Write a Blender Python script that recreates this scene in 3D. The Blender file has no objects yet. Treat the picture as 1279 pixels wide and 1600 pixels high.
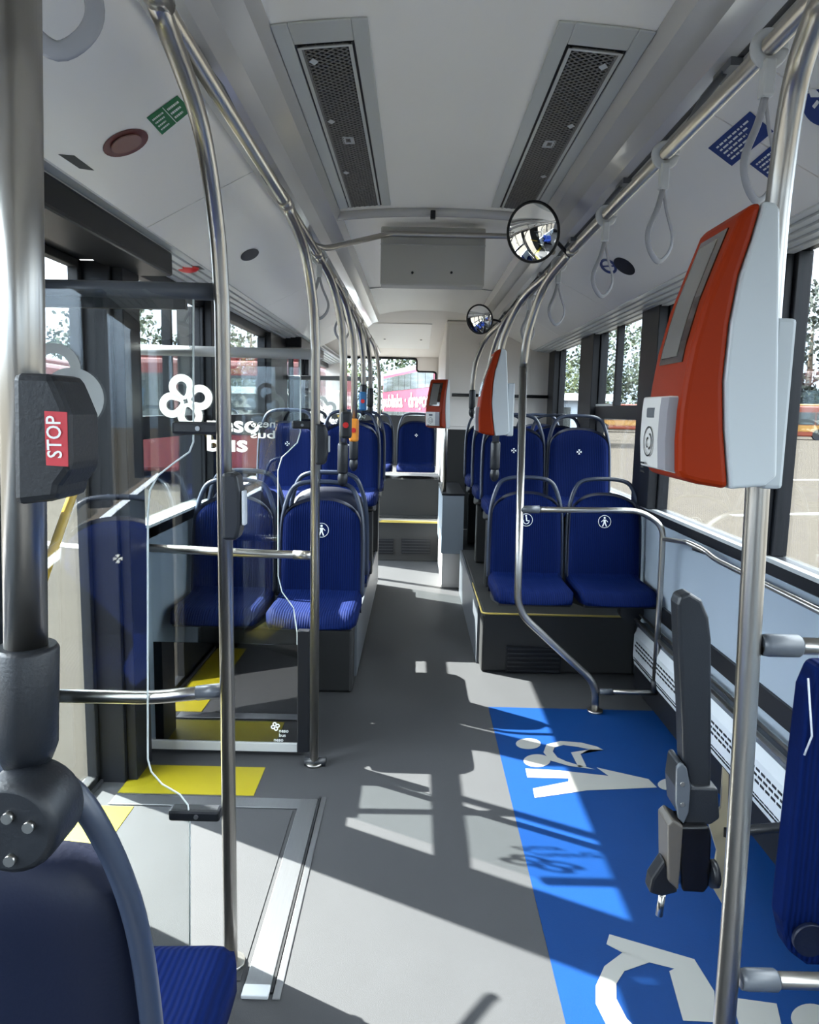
import bpy, math, random
from mathutils import Vector, Matrix
random.seed(7)
PI = math.pi
S = bpy.context.scene
COL = S.collection

# ---------------------------------------------------------------- camera
F = 1155.0
EYE = Vector((-0.09, 0.0, 1.5))
PITCH = math.atan(158 / F); YAW = math.radians(-0.33); ROLL = math.radians(1.2)
FWD = Vector((math.sin(YAW) * math.cos(PITCH), math.cos(YAW) * math.cos(PITCH), -math.sin(PITCH)))
R0 = FWD.cross(Vector((0, 0, 1))).normalized(); U0 = R0.cross(FWD)
RT = R0 * math.cos(ROLL) + U0 * math.sin(ROLL); UP = U0 * math.cos(ROLL) - R0 * math.sin(ROLL)
cd = bpy.data.cameras.new('camera'); cam = bpy.data.objects.new('camera', cd); COL.objects.link(cam)
cd.sensor_fit = 'VERTICAL'; cd.sensor_height = 36.0; cd.lens = 36.0 * F / 1600.0
cd.clip_start = 0.05; cd.clip_end = 600
M3 = Matrix((RT, UP, -FWD)).transposed()
cam.matrix_world = Matrix.Translation(EYE) @ M3.to_4x4()
S.camera = cam

# ---------------------------------------------------------------- light
SUNDIR = Vector((-0.883, 0.468, 0.96)).normalized()      # towards the sun
sd = bpy.data.lights.new('sun', 'SUN'); sd.energy = 22.5; sd.angle = math.radians(0.5); sd.color = (1.0, 0.93, 0.84)
sun = bpy.data.objects.new('sun', sd); COL.objects.link(sun)
sun.rotation_euler = SUNDIR.to_track_quat('Z', 'Y').to_euler(); sun.location = (-20, 12, 25)
W = bpy.data.worlds.new('sky'); S.world = W; W.use_nodes = True
wn = W.node_tree.nodes; wl = W.node_tree.links
for n in list(wn): wn.remove(n)
wo = wn.new('ShaderNodeOutputWorld'); bg = wn.new('ShaderNodeBackground')
tc = wn.new('ShaderNodeTexCoord'); sp = wn.new('ShaderNodeSeparateXYZ'); cr = wn.new('ShaderNodeValToRGB')
wl.new(tc.outputs['Generated'], sp.inputs[0]); wl.new(sp.outputs['Z'], cr.inputs[0])
cr.color_ramp.elements[0].position = 0.0; cr.color_ramp.elements[0].color = (0.62, 0.78, 1.0, 1)
cr.color_ramp.elements[1].position = 0.5; cr.color_ramp.elements[1].color = (0.93, 0.96, 1.0, 1)
nz = wn.new('ShaderNodeTexNoise'); nz.inputs['Scale'].default_value = 2.2; nz.inputs['Detail'].default_value = 6
wl.new(tc.outputs['Generated'], nz.inputs['Vector'])
mr = wn.new('ShaderNodeMapRange'); mr.inputs[1].default_value = 0.45; mr.inputs[2].default_value = 0.65
wl.new(nz.outputs['Fac'], mr.inputs[0])
mx = wn.new('ShaderNodeMixRGB'); wl.new(mr.outputs[0], mx.inputs[0]); wl.new(cr.outputs[0], mx.inputs[1]); mx.inputs[2].default_value = (0.95, 0.97, 1.0, 1)
wl.new(mx.outputs[0], bg.inputs[0])
mz = wn.new('ShaderNodeMath'); mz.operation = 'MULTIPLY_ADD'; wl.new(sp.outputs['Z'], mz.inputs[0]); mz.inputs[1].default_value = 4.5; mz.inputs[2].default_value = 0.42
mxx = wn.new('ShaderNodeMath'); mxx.operation = 'MULTIPLY_ADD'; wl.new(sp.outputs['X'], mxx.inputs[0]); mxx.inputs[1].default_value = -0.45; mxx.inputs[2].default_value = 1.0
mm = wn.new('ShaderNodeMath'); mm.operation = 'MULTIPLY'; wl.new(mz.outputs[0], mm.inputs[0]); wl.new(mxx.outputs[0], mm.inputs[1])
m3 = wn.new('ShaderNodeMath'); m3.operation = 'MULTIPLY'; wl.new(mm.outputs[0], m3.inputs[0]); m3.inputs[1].default_value = 2.5   # sky brighter overhead and on the sun's side
wl.new(m3.outputs[0], bg.inputs[1])
wl.new(bg.outputs[0], wo.inputs[0])
S.view_settings.view_transform = 'Standard'; S.view_settings.look = 'None'
S.view_settings.exposure = 1.42; S.view_settings.gamma = 1.0; S.view_settings.use_curve_mapping = False
cy = S.cycles
cy.max_bounces = 10; cy.diffuse_bounces = 5; cy.glossy_bounces = 4; cy.transmission_bounces = 4; cy.transparent_max_bounces = 16
cy.use_denoising = True; cy.sample_clamp_indirect = 6; cy.caustics_reflective = False; cy.caustics_refractive = False

# ---------------------------------------------------------------- pixel -> place (photo frame 1279x1600)
def ray(px, py): return FWD + RT * ((px - 639.5) / F) - UP * ((py - 800) / F)
def at(px, py, Y): d = ray(px, py); return EYE + d * ((Y - EYE.y) / d.y)
def atx(px, py, X): d = ray(px, py); return EYE + d * ((X - EYE.x) / d.x)
def atz(px, py, z): d = ray(px, py); return EYE + d * ((z - EYE.z) / d.z)
def onplane(px, py, p, n):
    d = ray(px, py); return EYE + d * ((p - EYE).dot(n) / d.dot(n))

# ---------------------------------------------------------------- materials
MATS = {}
def lin(c): return tuple(((v / 12.92) if v <= 0.04045 else ((v + 0.055) / 1.055) ** 2.4) for v in c)
def mat(name, col, rough=0.5, metal=0.0, spec=0.5, noise=0.0, nscale=8.0, bump=0.0, bscale=60.0, coat=0.0, emit=0.0, nstretch=None):
    m = bpy.data.materials.new(name); m.use_nodes = True; MATS[name] = m
    N = m.node_tree.nodes; L = m.node_tree.links; b = N['Principled BSDF']
    b.inputs['Base Color'].default_value = (*col, 1); b.inputs['Roughness'].default_value = rough
    b.inputs['Metallic'].default_value = metal; b.inputs['Specular IOR Level'].default_value = spec
    if coat: b.inputs['Coat Weight'].default_value = coat; b.inputs['Coat Roughness'].default_value = 0.1
    if emit: b.inputs['Emission Color'].default_value = (*col, 1); b.inputs['Emission Strength'].default_value = emit
    t = N.new('ShaderNodeTexCoord'); src = t.outputs['Object']
    if nstretch:
        mp = N.new('ShaderNodeMapping'); mp.inputs['Scale'].default_value = nstretch; L.new(src, mp.inputs[0]); src = mp.outputs[0]
    if noise:
        n = N.new('ShaderNodeTexNoise'); n.inputs['Scale'].default_value = nscale; n.inputs['Detail'].default_value = 5
        L.new(src, n.inputs['Vector'])
        r = N.new('ShaderNodeMixRGB'); r.inputs[1].default_value = (*[max(0, c * (1 - noise)) for c in col], 1)
        r.inputs[2].default_value = (*[min(1, c * (1 + noise)) for c in col], 1)
        L.new(n.outputs['Fac'], r.inputs[0]); L.new(r.outputs[0], b.inputs['Base Color'])
    if bump:
        n2 = N.new('ShaderNodeTexNoise'); n2.inputs['Scale'].default_value = bscale; L.new(src, n2.inputs['Vector'])
        bp = N.new('ShaderNodeBump'); bp.inputs['Strength'].default_value = bump; bp.inputs['Distance'].default_value = 0.004
        L.new(n2.outputs['Fac'], bp.inputs['Height']); L.new(bp.outputs[0], b.inputs['Normal'])
    return m
def glass(name, tint, refl, rough=0.0, fres=True):
    m = bpy.data.materials.new(name); m.use_nodes = True; MATS[name] = m
    N = m.node_tree.nodes; L = m.node_tree.links
    for n in list(N): N.remove(n)
    o = N.new('ShaderNodeOutputMaterial'); t = N.new('ShaderNodeBsdfTransparent'); g = N.new('ShaderNodeBsdfGlossy'); x = N.new('ShaderNodeMixShader')
    t.inputs[0].default_value = (*tint, 1); g.inputs['Roughness'].default_value = rough
    lw = N.new('ShaderNodeLayerWeight'); lw.inputs['Blend'].default_value = 0.2
    ma = N.new('ShaderNodeMath'); ma.operation = 'MULTIPLY_ADD'; L.new(lw.outputs['Fresnel'], ma.inputs[0]); ma.inputs[1].default_value = 0.5 if fres else 0; ma.inputs[2].default_value = refl
    ma.use_clamp = True
    L.new(ma.outputs[0], x.inputs[0]); L.new(t.outputs[0], x.inputs[1]); L.new(g.outputs[0], x.inputs[2]); L.new(x.outputs[0], o.inputs[0])
    return m
mat('floor', (0.037, 0.0385, 0.042), 0.6, spec=0.3, noise=0.10, nscale=5, bump=0.15, bscale=400)
mat('mat_blue', (0.0005, 0.025, 0.113), 0.6, spec=0.15, noise=0.06, bump=0.1, bscale=300)
mat('paint_white', (0.23, 0.23, 0.22), 0.55)
mat('paint_yellow', (0.24, 0.20, 0.004), 0.5, noise=0.05)
mat('ceiling_white', (0.90, 0.885, 0.84), 0.35)
mat('panel_white', (0.88, 0.875, 0.86), 0.3)
mat('trim_gloss', (0.46, 0.46, 0.46), 0.15, coat=0.4)
mat('trim_grey', (0.42, 0.43, 0.43), 0.35)
mat('vent_grey', (0.17, 0.17, 0.165), 0.5)
mat('duct_frame', (0.50, 0.52, 0.51), 0.4)
mat('rail_groove', (0.03, 0.03, 0.032), 0.5)
mat('alu', (0.34, 0.35, 0.37), 0.32, metal=0.9, noise=0.08, nscale=30, nstretch=(8, 0.5, 8))
mat('steel', (0.40, 0.385, 0.36), 0.30, metal=1.0, noise=0.06, nscale=60, nstretch=(1, 1, 0.05))
mat('black', (0.010, 0.011, 0.014), 0.4, spec=0.25)
mat('black_gloss', (0.004, 0.004, 0.005), 0.25, spec=0.3)
mat('lock_taupe', (0.085, 0.075, 0.065), 0.4)
mat('rubber', (0.012, 0.013, 0.015), 0.6, spec=0.25)
mat('plastic_dark', (0.008, 0.010, 0.014), 0.42, bump=0.1, bscale=300)
mat('plastic_grey', (0.085, 0.095, 0.11), 0.35)
mat('plastic_light', (0.52, 0.55, 0.58), 0.35)
mat('shell_navy', (0.003, 0.006, 0.021), 0.5, spec=0.3, bump=0.08, bscale=200)
mat('handle_grey', (0.028, 0.038, 0.065), 0.3)
mat('wall_grey', (0.30, 0.35, 0.405), 0.4)
mat('podium', (0.012, 0.013, 0.014), 0.6, noise=0.1)
mat('yellow_edge', (0.55, 0.42, 0.10), 0.4)
mat('orange', (0.26, 0.022, 0.002), 0.45, spec=0.12)
mat('orange_button', (0.85, 0.30, 0.03), 0.4)
mat('blue_box', (0.02, 0.13, 0.30), 0.4)
mat('white_plastic', (0.50, 0.54, 0.56), 0.3)
mat('reader_white', (0.62, 0.60, 0.57), 0.4)
mat('reader_grey', (0.26, 0.25, 0.27), 0.4)
mat('screen', (0.03, 0.012, 0.008), 0.08, coat=0.6)
mat('screen_grey', (0.16, 0.15, 0.14), 0.15)
mat('sticker_blue', (0.008, 0.035, 0.20), 0.4)
mat('sticker_green', (0.005, 0.16, 0.05), 0.4)
mat('sticker_red', (0.12, 0.03, 0.025), 0.4)
mat('red', (0.60, 0.02, 0.02), 0.35)
mat('red_label', (0.55, 0.035, 0.05), 0.4)
mat('decal_white', (0.85, 0.87, 0.87), 0.5)
mat('yellow_bar', (0.75, 0.45, 0.02), 0.4)
mat('tower_white', (0.82, 0.78, 0.74), 0.5)
mat('lcd_panel', (0.42, 0.42, 0.40), 0.45)
mat('strap', (0.30, 0.31, 0.34), 0.45)
mat('beige_bracket', (0.40, 0.34, 0.22), 0.4)
mat('asphalt', (0.0415, 0.0375, 0.0320), 1.0, spec=0.0, noise=0.12, nscale=1.2, bump=0.2, bscale=60)
mat('mirror', (0.92, 0.92, 0.92), 0.02, metal=1.0)
mat('edge_white', (0.75, 0.80, 0.78), 0.25)
mat('bark', (0.06, 0.045, 0.03), 0.9, noise=0.3)
mat('leaf_a', (0.020, 0.036, 0.011), 0.7, noise=0.5, nscale=3)
mat('leaf_b', (0.008, 0.016, 0.008), 0.7, noise=0.5, nscale=3)
mat('leaf_c', (0.045, 0.065, 0.010), 0.7, noise=0.5, nscale=3)
mat('bus_red', (0.10, 0.012, 0.011), 0.35)
mat('bus_pink', (0.13, 0.004, 0.018), 0.35)
mat('bus_orange', (0.12, 0.022, 0.007), 0.35)
mat('bus_yellow', (0.20, 0.10, 0.015), 0.4)
mat('bus_cream', (0.18, 0.165, 0.145), 0.4)
mat('bus_lettering', (0.26, 0.25, 0.25), 0.5)
mat('bus_glass', (0.03, 0.035, 0.035), 0.1)
mat('clover_frost', (0.50, 0.52, 0.52), 0.6)
glass('window_glass', (0.93, 0.97, 0.98), 0.02)
glass('screen_glass', (0.94, 0.96, 0.96), 0.075, fres=False)
glass('dark_glass', (0.22, 0.23, 0.25), 0.22, fres=False)
glass('panel_glass', (0.90, 0.93, 0.93), 0.11, fres=False)
def frosted(name, col, tr):
    m = bpy.data.materials.new(name); m.use_nodes = True; MATS[name] = m
    N = m.node_tree.nodes; L = m.node_tree.links
    for n in list(N): N.remove(n)
    o = N.new('ShaderNodeOutputMaterial'); d = N.new('ShaderNodeBsdfDiffuse'); t = N.new('ShaderNodeBsdfTranslucent'); x = N.new('ShaderNodeMixShader')
    d.inputs[0].default_value = (*col, 1); t.inputs[0].default_value = (*col, 1); x.inputs[0].default_value = tr
    L.new(d.outputs[0], x.inputs[1]); L.new(t.outputs[0], x.inputs[2]); L.new(x.outputs[0], o.inputs[0])
frosted('film_white', (0.92, 0.93, 0.90), 0.5)
frosted('film_frost', (0.62, 0.64, 0.63), 0.5)
# fabric with fine ribs
def fabric(name, col):
    m = mat(name, col, 0.75, spec=0.25)
    N = m.node_tree.nodes; L = m.node_tree.links; b = N['Principled BSDF']
    b.inputs['Specular IOR Level'].default_value = 0.08
    t = N.new('ShaderNodeTexCoord'); w = N.new('ShaderNodeTexWave'); w.inputs['Scale'].default_value = 28; w.inputs['Distortion'].default_value = 1.0
    L.new(t.outputs['Object'], w.inputs['Vector'])
    bp = N.new('ShaderNodeBump'); bp.inputs['Strength'].default_value = 0.35; bp.inputs['Distance'].default_value = 0.004
    L.new(w.outputs['Fac'], bp.inputs['Height']); L.new(bp.outputs[0], b.inputs['Normal'])
    r = N.new('ShaderNodeMixRGB'); r.inputs[1].default_value = (*[c * 0.8 for c in col], 1); r.inputs[2].default_value = (*[c * 1.15 for c in col], 1)
    L.new(w.outputs['Fac'], r.inputs[0]); L.new(r.outputs[0], b.inputs['Base Color'])
fabric('fabric', (0.0003, 0.0062, 0.052))

# ---------------------------------------------------------------- mesh builder
class MB:
    def __init__(s): s.v = []; s.f = []; s.sm = []
    def add(s, vs, fs, smooth=False):
        o = len(s.v); s.v += [Vector(v) for v in vs]; s.f += [tuple(i + o for i in f) for f in fs]; s.sm += [smooth] * len(fs); return s
    def box(s, a, b):
        x0, y0, z0 = [min(p, q) for p, q in zip(a, b)]; x1, y1, z1 = [max(p, q) for p, q in zip(a, b)]
        vs = [(x0,y0,z0),(x1,y0,z0),(x1,y1,z0),(x0,y1,z0),(x0,y0,z1),(x1,y0,z1),(x1,y1,z1),(x0,y1,z1)]
        return s.add(vs, [(0,3,2,1),(4,5,6,7),(0,1,5,4),(1,2,6,5),(2,3,7,6),(3,0,4,7)])
    def prism(s, poly, d):
        """planar polygon (3d pts) pushed by vector d"""
        poly = [Vector(p) for p in poly]; d = Vector(d); n = len(poly)
        nn = Vector((0, 0, 0))
        for i in range(n): nn += poly[i].cross(poly[(i + 1) % n])
        if nn.dot(d) > 0: poly = poly[::-1]
        vs = poly + [p + d for p in poly]
        fs = [tuple(range(n)), tuple(range(2 * n - 1, n - 1, -1))] + [(i, i + n, (i + 1) % n + n, (i + 1) % n) for i in range(n)]
        return s.add(vs, fs)
    def quad(s, *p): return s.add(p, [tuple(range(len(p)))])
    def tube(s, pts, r, seg=16, cap=True, ry=None):
        pts = [Vector(p) for p in pts]; n = len(pts); rs = r if isinstance(r, (list, tuple)) else [r] * n
        t0 = (pts[1] - pts[0]).normalized()
        a = Vector((0, 0, 1)) if abs(t0.z) < 0.9 else Vector((1, 0, 0))
        u = t0.cross(a).normalized(); vs = []; fs = []
        for i, p in enumerate(pts):
            if i == 0: t = t0
            elif i == n - 1: t = (pts[i] - pts[i - 1]).normalized()
            else: t = ((pts[i + 1] - p).normalized() + (p - pts[i - 1]).normalized()).normalized()
            u = (u - t * u.dot(t)).normalized(); w = t.cross(u)
            for k in range(seg):
                g = 2 * PI * k / seg; vs.append(p + u * (math.cos(g) * rs[i]) + w * (math.sin(g) * (ry or rs[i])))
        for i in range(n - 1):
            for k in range(seg):
                k2 = (k + 1) % seg; fs.append((i * seg + k, i * seg + k2, (i + 1) * seg + k2, (i + 1) * seg + k))
        s.add(vs, fs, True)
        if cap:
            o = len(s.v) - len(vs); s.f += [tuple(o + k for k in range(seg))[::-1], tuple(o + (n - 1) * seg + k for k in range(seg))]; s.sm += [False, False]
        return s
    def disc(s, c, n, r, seg=32, rx=None):
        c = Vector(c); n = Vector(n).normalized(); a = Vector((0, 0, 1)) if abs(n.z) < 0.9 else Vector((0, 1, 0))
        u = a.cross(n).normalized(); w = n.cross(u)
        return s.add([c + u * (math.cos(2*PI*k/seg) * (rx or r)) + w * (math.sin(2*PI*k/seg) * r) for k in range(seg)], [tuple(range(seg))])
    def cyl(s, a, b, r, seg=24, r2=None): return s.tube([a, b], [r, r2 if r2 is not None else r], seg)
    def sphere(s, c, r, nu=16, nv=10, sc=(1, 1, 1)):
        c = Vector(c); vs = []; fs = []
        for j in range(nv + 1):
            ph = PI * j / nv
            for i in range(nu):
                g = 2 * PI * i / nu; vs.append(c + Vector((math.sin(ph)*math.cos(g)*sc[0], math.sin(ph)*math.sin(g)*sc[1], math.cos(ph)*sc[2])) * r)
        for j in range(nv):
            for i in range(nu):
                i2 = (i + 1) % nu; fs.append((j*nu+i, (j+1)*nu+i, (j+1)*nu+i2, j*nu+i2))
        return s.add(vs, fs, True)
    def build(s, name, m, parent=None, bevel=0.0, local=False, seg=2):
        me = bpy.data.meshes.new(name); off = Vector((0, 0, 0))
        if parent is not None:
            if not local:
                q = parent
                while q is not None: off += q.location; q = q.parent
        elif not local:
            lo = Vector([min(v[i] for v in s.v) for i in range(3)]); hi = Vector([max(v[i] for v in s.v) for i in range(3)])
            off = Vector(((lo.x + hi.x) / 2, (lo.y + hi.y) / 2, lo.z))
        me.from_pydata([v - off for v in s.v], [], s.f); me.update()
        for p, sm in zip(me.polygons, s.sm): p.use_smooth = sm
        me.materials.append(MATS[m] if isinstance(m, str) else m)
        o = bpy.data.objects.new(name, me); COL.objects.link(o)
        if parent is not None: o.parent = parent
        elif not local: o.location = off
        if bevel:
            b = o.modifiers.new('bevel', 'BEVEL'); b.width = bevel; b.segments = seg; b.limit_method = 'ANGLE'; b.angle_limit = math.radians(35)
        return o
def tag(o, label=None, cat=None, group=None, kind=None):
    if label: o['label'] = label
    if cat: o['category'] = cat
    if group: o['group'] = group
    if kind: o['kind'] = kind
    return o
def empty(name, loc, label=None, cat=None, group=None):
    o = bpy.data.objects.new(name, None); COL.objects.link(o); o.location = loc; o.empty_display_size = 0.1
    return tag(o, label, cat, group)
def struct(name, mb, m, bevel=0.0): return tag(mb.build(name, m, bevel=bevel), kind='structure')
def copy_tree(o, parent=None):
    c = o.copy(); COL.objects.link(c); c.parent = parent
    for ch in [x for x in KIDS.get(o.name, [])]: copy_tree(ch, c)
    return c
KIDS = {}
def index_kids():
    KIDS.clear()
    for o in bpy.data.objects:
        if o.parent: KIDS.setdefault(o.parent.name, []).append(o)
def smooth(pts, n=6):
    """Catmull-Rom through pts"""
    p = [Vector(q) for q in pts]; p = [p[0] * 2 - p[1]] + p + [p[-1] * 2 - p[-2]]; out = []
    for i in range(1, len(p) - 2):
        for k in range(n):
            t = k / n; a, b, c, d = p[i-1], p[i], p[i+1], p[i+2]
            out.append(0.5 * ((2*b) + (c-a)*t + (2*a-5*b+4*c-d)*t*t + (3*b-a-3*c+d)*t**3))
    out.append(p[-2]); return out
def fillet(pts, r, n=6):
    p = [Vector(q) for q in pts]; out = [p[0]]
    for i in range(1, len(p) - 1):
        a = (p[i-1] - p[i]); b = (p[i+1] - p[i]); k = min(r, a.length * 0.48, b.length * 0.48)
        A = p[i] + a.normalized() * k; B = p[i] + b.normalized() * k
        for j in range(n + 1):
            t = j / n; out.append(A * (1-t)**2 + p[i] * 2*t*(1-t) + B * t*t)
    out.append(p[-1]); return out
def text_mesh(body, size, bold=0.0):
    c = bpy.data.curves.new('txt', 'FONT'); c.body = body; c.size = size; c.offset = bold; c.extrude = 0.0; c.resolution_u = 3
    o = bpy.data.objects.new('txt', c); COL.objects.link(o)
    dg = bpy.context.evaluated_depsgraph_get(); me = bpy.data.meshes.new_from_object(o.evaluated_get(dg))
    bpy.data.objects.remove(o); return me
def text(mb, body, size, org, u, v, bold=0.0, width=None):
    """lay text with u = reading direction, v = up; width fits total width"""
    me = text_mesh(body, size, bold); u = Vector(u).normalized(); v = Vector(v).normalized(); org = Vector(org)
    k = 1.0
    if width:
        xs = [q.co.x for q in me.vertices]; k = width / (max(xs) - min(xs)) if xs else 1
    vs = [org + u * (q.co.x * k) + v * q.co.y for q in me.vertices]
    mb.add(vs, [tuple(p.vertices) for p in me.polygons]); bpy.data.meshes.remove(me); return mb
def annulus(mb, c, u, v, ro, ri, a0=0, a1=2*PI, seg=40, drop=None):
    """ring in plane (u, v); drop = direction angle toward which the hole tapers to a point"""
    c = Vector(c); u = Vector(u); v = Vector(v); vs = []; fs = []
    for k in range(seg + 1):
        g = a0 + (a1 - a0) * k / seg; r2 = ri
        if drop is not None:
            dd = abs((g - drop + PI) % (2 * PI) - PI)
            if dd < 0.9: r2 = ri * (1 + 0.75 * ((0.9 - dd) / 0.9) ** 1.6)
            r2 = min(r2, ro * 0.93)
        vs += [c + u * (math.cos(g) * ro) + v * (math.sin(g) * ro), c + u * (math.cos(g) * r2) + v * (math.sin(g) * r2)]
    for k in range(seg): fs.append((2*k, 2*k+2, 2*k+3, 2*k+1))
    mb.add(vs, fs)
def clover(mb, c, u, v, s, nrm, rot=0.25):
    c = Vector(c); u = Vector(u); v = Vector(v); nrm = Vector(nrm)
    for k in range(4):
        g = rot + PI / 2 * k; cc = c + (u * math.cos(g) + v * math.sin(g)) * s * 0.72 + nrm * (0.0004 * k)
        annulus(mb, cc, u, v, s * 0.62, s * 0.27, drop=(g + PI) % (2 * PI))
def arc_pts(c, u, v, r, a0, a1, n=10): return [Vector(c) + Vector(u) * (math.cos(a0 + (a1-a0)*k/n) * r) + Vector(v) * (math.sin(a0 + (a1-a0)*k/n) * r) for k in range(n + 1)]

X0, Y0, Z0 = Vector((1, 0, 0)), Vector((0, 1, 0)), Vector((0, 0, 1))
WX = 1.22          # inner face of the side walls
YB, YR = -3.2, 9.6 # the cabin from just behind the camera to the rear wall

# ================================================================= SETTING
struct('floor', MB().box((-1.36, YB, -0.06), (1.26, YR, 0)), 'floor')
# --- ceiling: a shallow vault, swept along the bus
def sweep(prof, y0, y1, thick=0.02):
    mb = MB(); n = len(prof); vs = []
    for y in (y0, y1): vs += [(x, y, z) for x, z in prof] + [(x, y, z + thick) for x, z in prof]
    fs = []
    for i in range(n - 1):
        fs += [(i, i+1, 2*n+i+1, 2*n+i), (n+i, 3*n+i, 3*n+i+1, n+i+1)]
    fs += [(0, 2*n, 3*n, n), (n-1, 2*n-1, 4*n-1, 3*n-1)]
    fs += [tuple(list(range(n)) + list(range(2*n-1, n-1, -1))), tuple(list(range(2*n, 3*n))[::-1] + list(range(3*n, 4*n)))]
    return mb.add(vs, fs, False)
cp = [(x / 100, 2.412 - 0.024 * (abs(x) / 45) ** 2.5) for x in range(-45, 46, 5)]
ceil = struct('ceiling', sweep(cp, YB, 7.3, 0.03), 'ceiling_white')
for s, side in ((-1, 'left'), (1, 'right')):
    cove = [(s*0.45, 2.388), (s*0.47, 2.345), (s*0.53, 2.325), (s*0.565, 2.29), (s*0.60, 2.285)]
    if s < 0: cove = cove[::-1]
    struct('trim_1' if s < 0 else 'trim_2', sweep(cove, YB, 7.3, 0.02), 'trim_gloss')
    struct('trim_3' if s < 0 else 'trim_4', MB().box((s*0.598, YB, 2.284), (s*0.612, 7.3, 2.31)), 'rail_groove')
    struct('trim_5' if s < 0 else 'trim_6', MB().box((s*0.612, YB, 2.276), (s*0.645, 7.3, 2.32)), 'trim_grey')
# slanted side panels under the roof edge, each length of panel its own piece
PT, PBm = (0.645, 2.295), (1.02, 2.10)
def side_panel(s, y0, y1, name):
    return struct(name, MB().prism([(s*PT[0], y0, PT[1]), (s*PBm[0], y0, PBm[1]), (s*PBm[0], y1, PBm[1]), (s*PT[0], y1, PT[1])], (s*0.0075, 0, 0.016)), 'panel_white')
breaksL = [YB, 2.62, 4.6, 6.4, 7.3]; breaksR = [YB, 1.78, 2.06, 4.4, 5.9, 7.3]
k = 7
for b in (breaksL,):
    for i in range(len(b) - 1): side_panel(-1, b[i] + 0.003, b[i+1] - 0.003, 'trim_%d' % k); k += 1
for i in range(len(breaksR) - 1): side_panel(1, breaksR[i] + 0.003, breaksR[i+1] - 0.003, 'trim_%d' % k); k += 1
for s in (-1, 1):   # grooved strip between the panel and the window tops
    g = MB()
    for j in range(5):
        x0 = 1.02 + j * 0.04; g.box((s*x0, YB, 2.094 - j*0.006), (s*(x0+0.034), YR, 2.12))
    g.box((s*1.02, YB, 2.108), (s*1.25, YR, 2.14))
    struct('trim_%d' % k, g, 'plastic_light'); k += 1
roof = MB()
roof.prism([(-1.27, YB, 2.14), (-1.27, YB, 2.5), (-0.9, YB, 2.62), (0.9, YB, 2.62), (1.27, YB, 2.5), (1.27, YB, 2.14), (1.2, YB, 2.15), (1.2, YB, 2.50), (-1.2, YB, 2.50), (-1.2, YB, 2.15)], (0, YR - YB, 0))
struct('wall_roof', roof, 'tower_white')
# --- front bulkhead behind the viewer and rear wall
struct('wall_front', MB().box((-1.25, YB - 0.05, -0.06), (1.25, YB, 0.8)).box((-1.25, YB - 0.05, 2.3), (1.25, YB, 2.5)).box((-1.25, YB - 0.05, 0.8), (-0.1, YB, 2.3)), 'black')
struct('window_20', MB().box((-0.1, YB - 0.03, 0.8), (1.2, YB - 0.02, 2.3)), 'window_glass')
# --- side walls
def wall_seg(mb, s, y0, y1, z0, z1, t=0.05): mb.box((s*WX, y0, z0), (s*(WX + t), y1, z1))
wr = MB(); wall_seg(wr, 1, YB, YR, -0.35, 0.93)
struct('wall_right', wr, 'wall_grey')
pr = MB()
wall_seg(pr, 1, YB, 7.3, 0.93, 1.0, 0.055); wall_seg(pr, 1, YB, YR, 2.08, 2.15, 0.055)
PILR = [(-0.4, -0.2), (0.95, 1.05), (2.665, 2.76), (3.96, 4.30), (5.40, 5.86), (6.90, 7.22)]
for a, b in PILR: wall_seg(pr, 1, a, b, 1.0, 2.08, 0.055); pr.box((1.19 if a == 2.665 else 1.17, a + 0.02, 1.0), (1.22, b - 0.02, 2.1))
struct('trim_%d' % k, pr, 'black', bevel=0.004); k += 1
struct('trim_%d' % k, MB().box((1.195, YB, 0.985), (1.225, 7.2, 1.0)), 'trim_grey'); k += 1
wr2 = MB(); wall_seg(wr2, 1, 7.22, YR, 0.93, 2.08); struct('wall_engine_side', wr2, 'tower_white')
edges = [YB] + [v for ab in PILR for v in ab] + []
wins = [(YB, -0.4), (-0.2, 0.95), (1.05, 2.665), (2.76, 3.96), (4.30, 5.40), (5.86, 6.90)]
wk = 1
for a, b in wins:
    o = struct('window_%d' % wk, MB().box((1.235, a, 0.99), (1.241, b, 2.09)), 'window_glass'); wk += 1
    if abs(a - 4.30) < 0.01:    # the window with the sliding top part
        MB().box((1.205, a, 1.475), (1.25, b, 1.56)).box((1.205, 4.90, 1.56), (1.25, 4.94, 2.08)).build('window_frame', 'black', o, bevel=0.003)
        MB().box((1.2, 4.94, 1.56), (1.206, 5.38, 1.575)).build('window_ledge', 'edge_white', o)
    if a in (2.76,):
        MB().box((1.243, a, 1.0), (1.245, a+0.02, 2.08)).build('window_frame', 'black', o)
# left wall: behind the door the wall has a low dark base and windows
LW = -WX
wl_ = MB(); wall_seg(wl_, -1, YB, 1.55, -0.35, 0.9); wall_seg(wl_, -1, 2.99, 6.35, -0.35, 0.98); wall_seg(wl_, -1, 7.75, YR, -0.35, 1.2)
struct('wall_left', wl_, 'wall_grey')
pl = MB()
wall_seg(pl, -1, YB, YR, 2.02, 2.15, 0.055)
PILL = [(-2.0, -1.85), (-0.35, -0.2), (1.42, 1.62), (2.78, 2.99), (3.98, 4.14), (5.60, 6.35), (7.55, 7.85)]
for a, b in PILL:
    dr = a in (1.42, 2.78); wall_seg(pl, -1, a, b, -0.06 if dr else 0.98, 2.02, 0.14 if 1 < a < 5 else 0.06); pl.box((-1.18, a + 0.02, 0.0 if dr else 0.98), (-1.22, b - 0.02, 2.06))
wall_seg(pl, -1, 2.99, 6.35, 0.93, 0.99, 0.056); wall_seg(pl, -1, 1.62, 2.78, 2.02, 2.12, 0.15)
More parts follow.
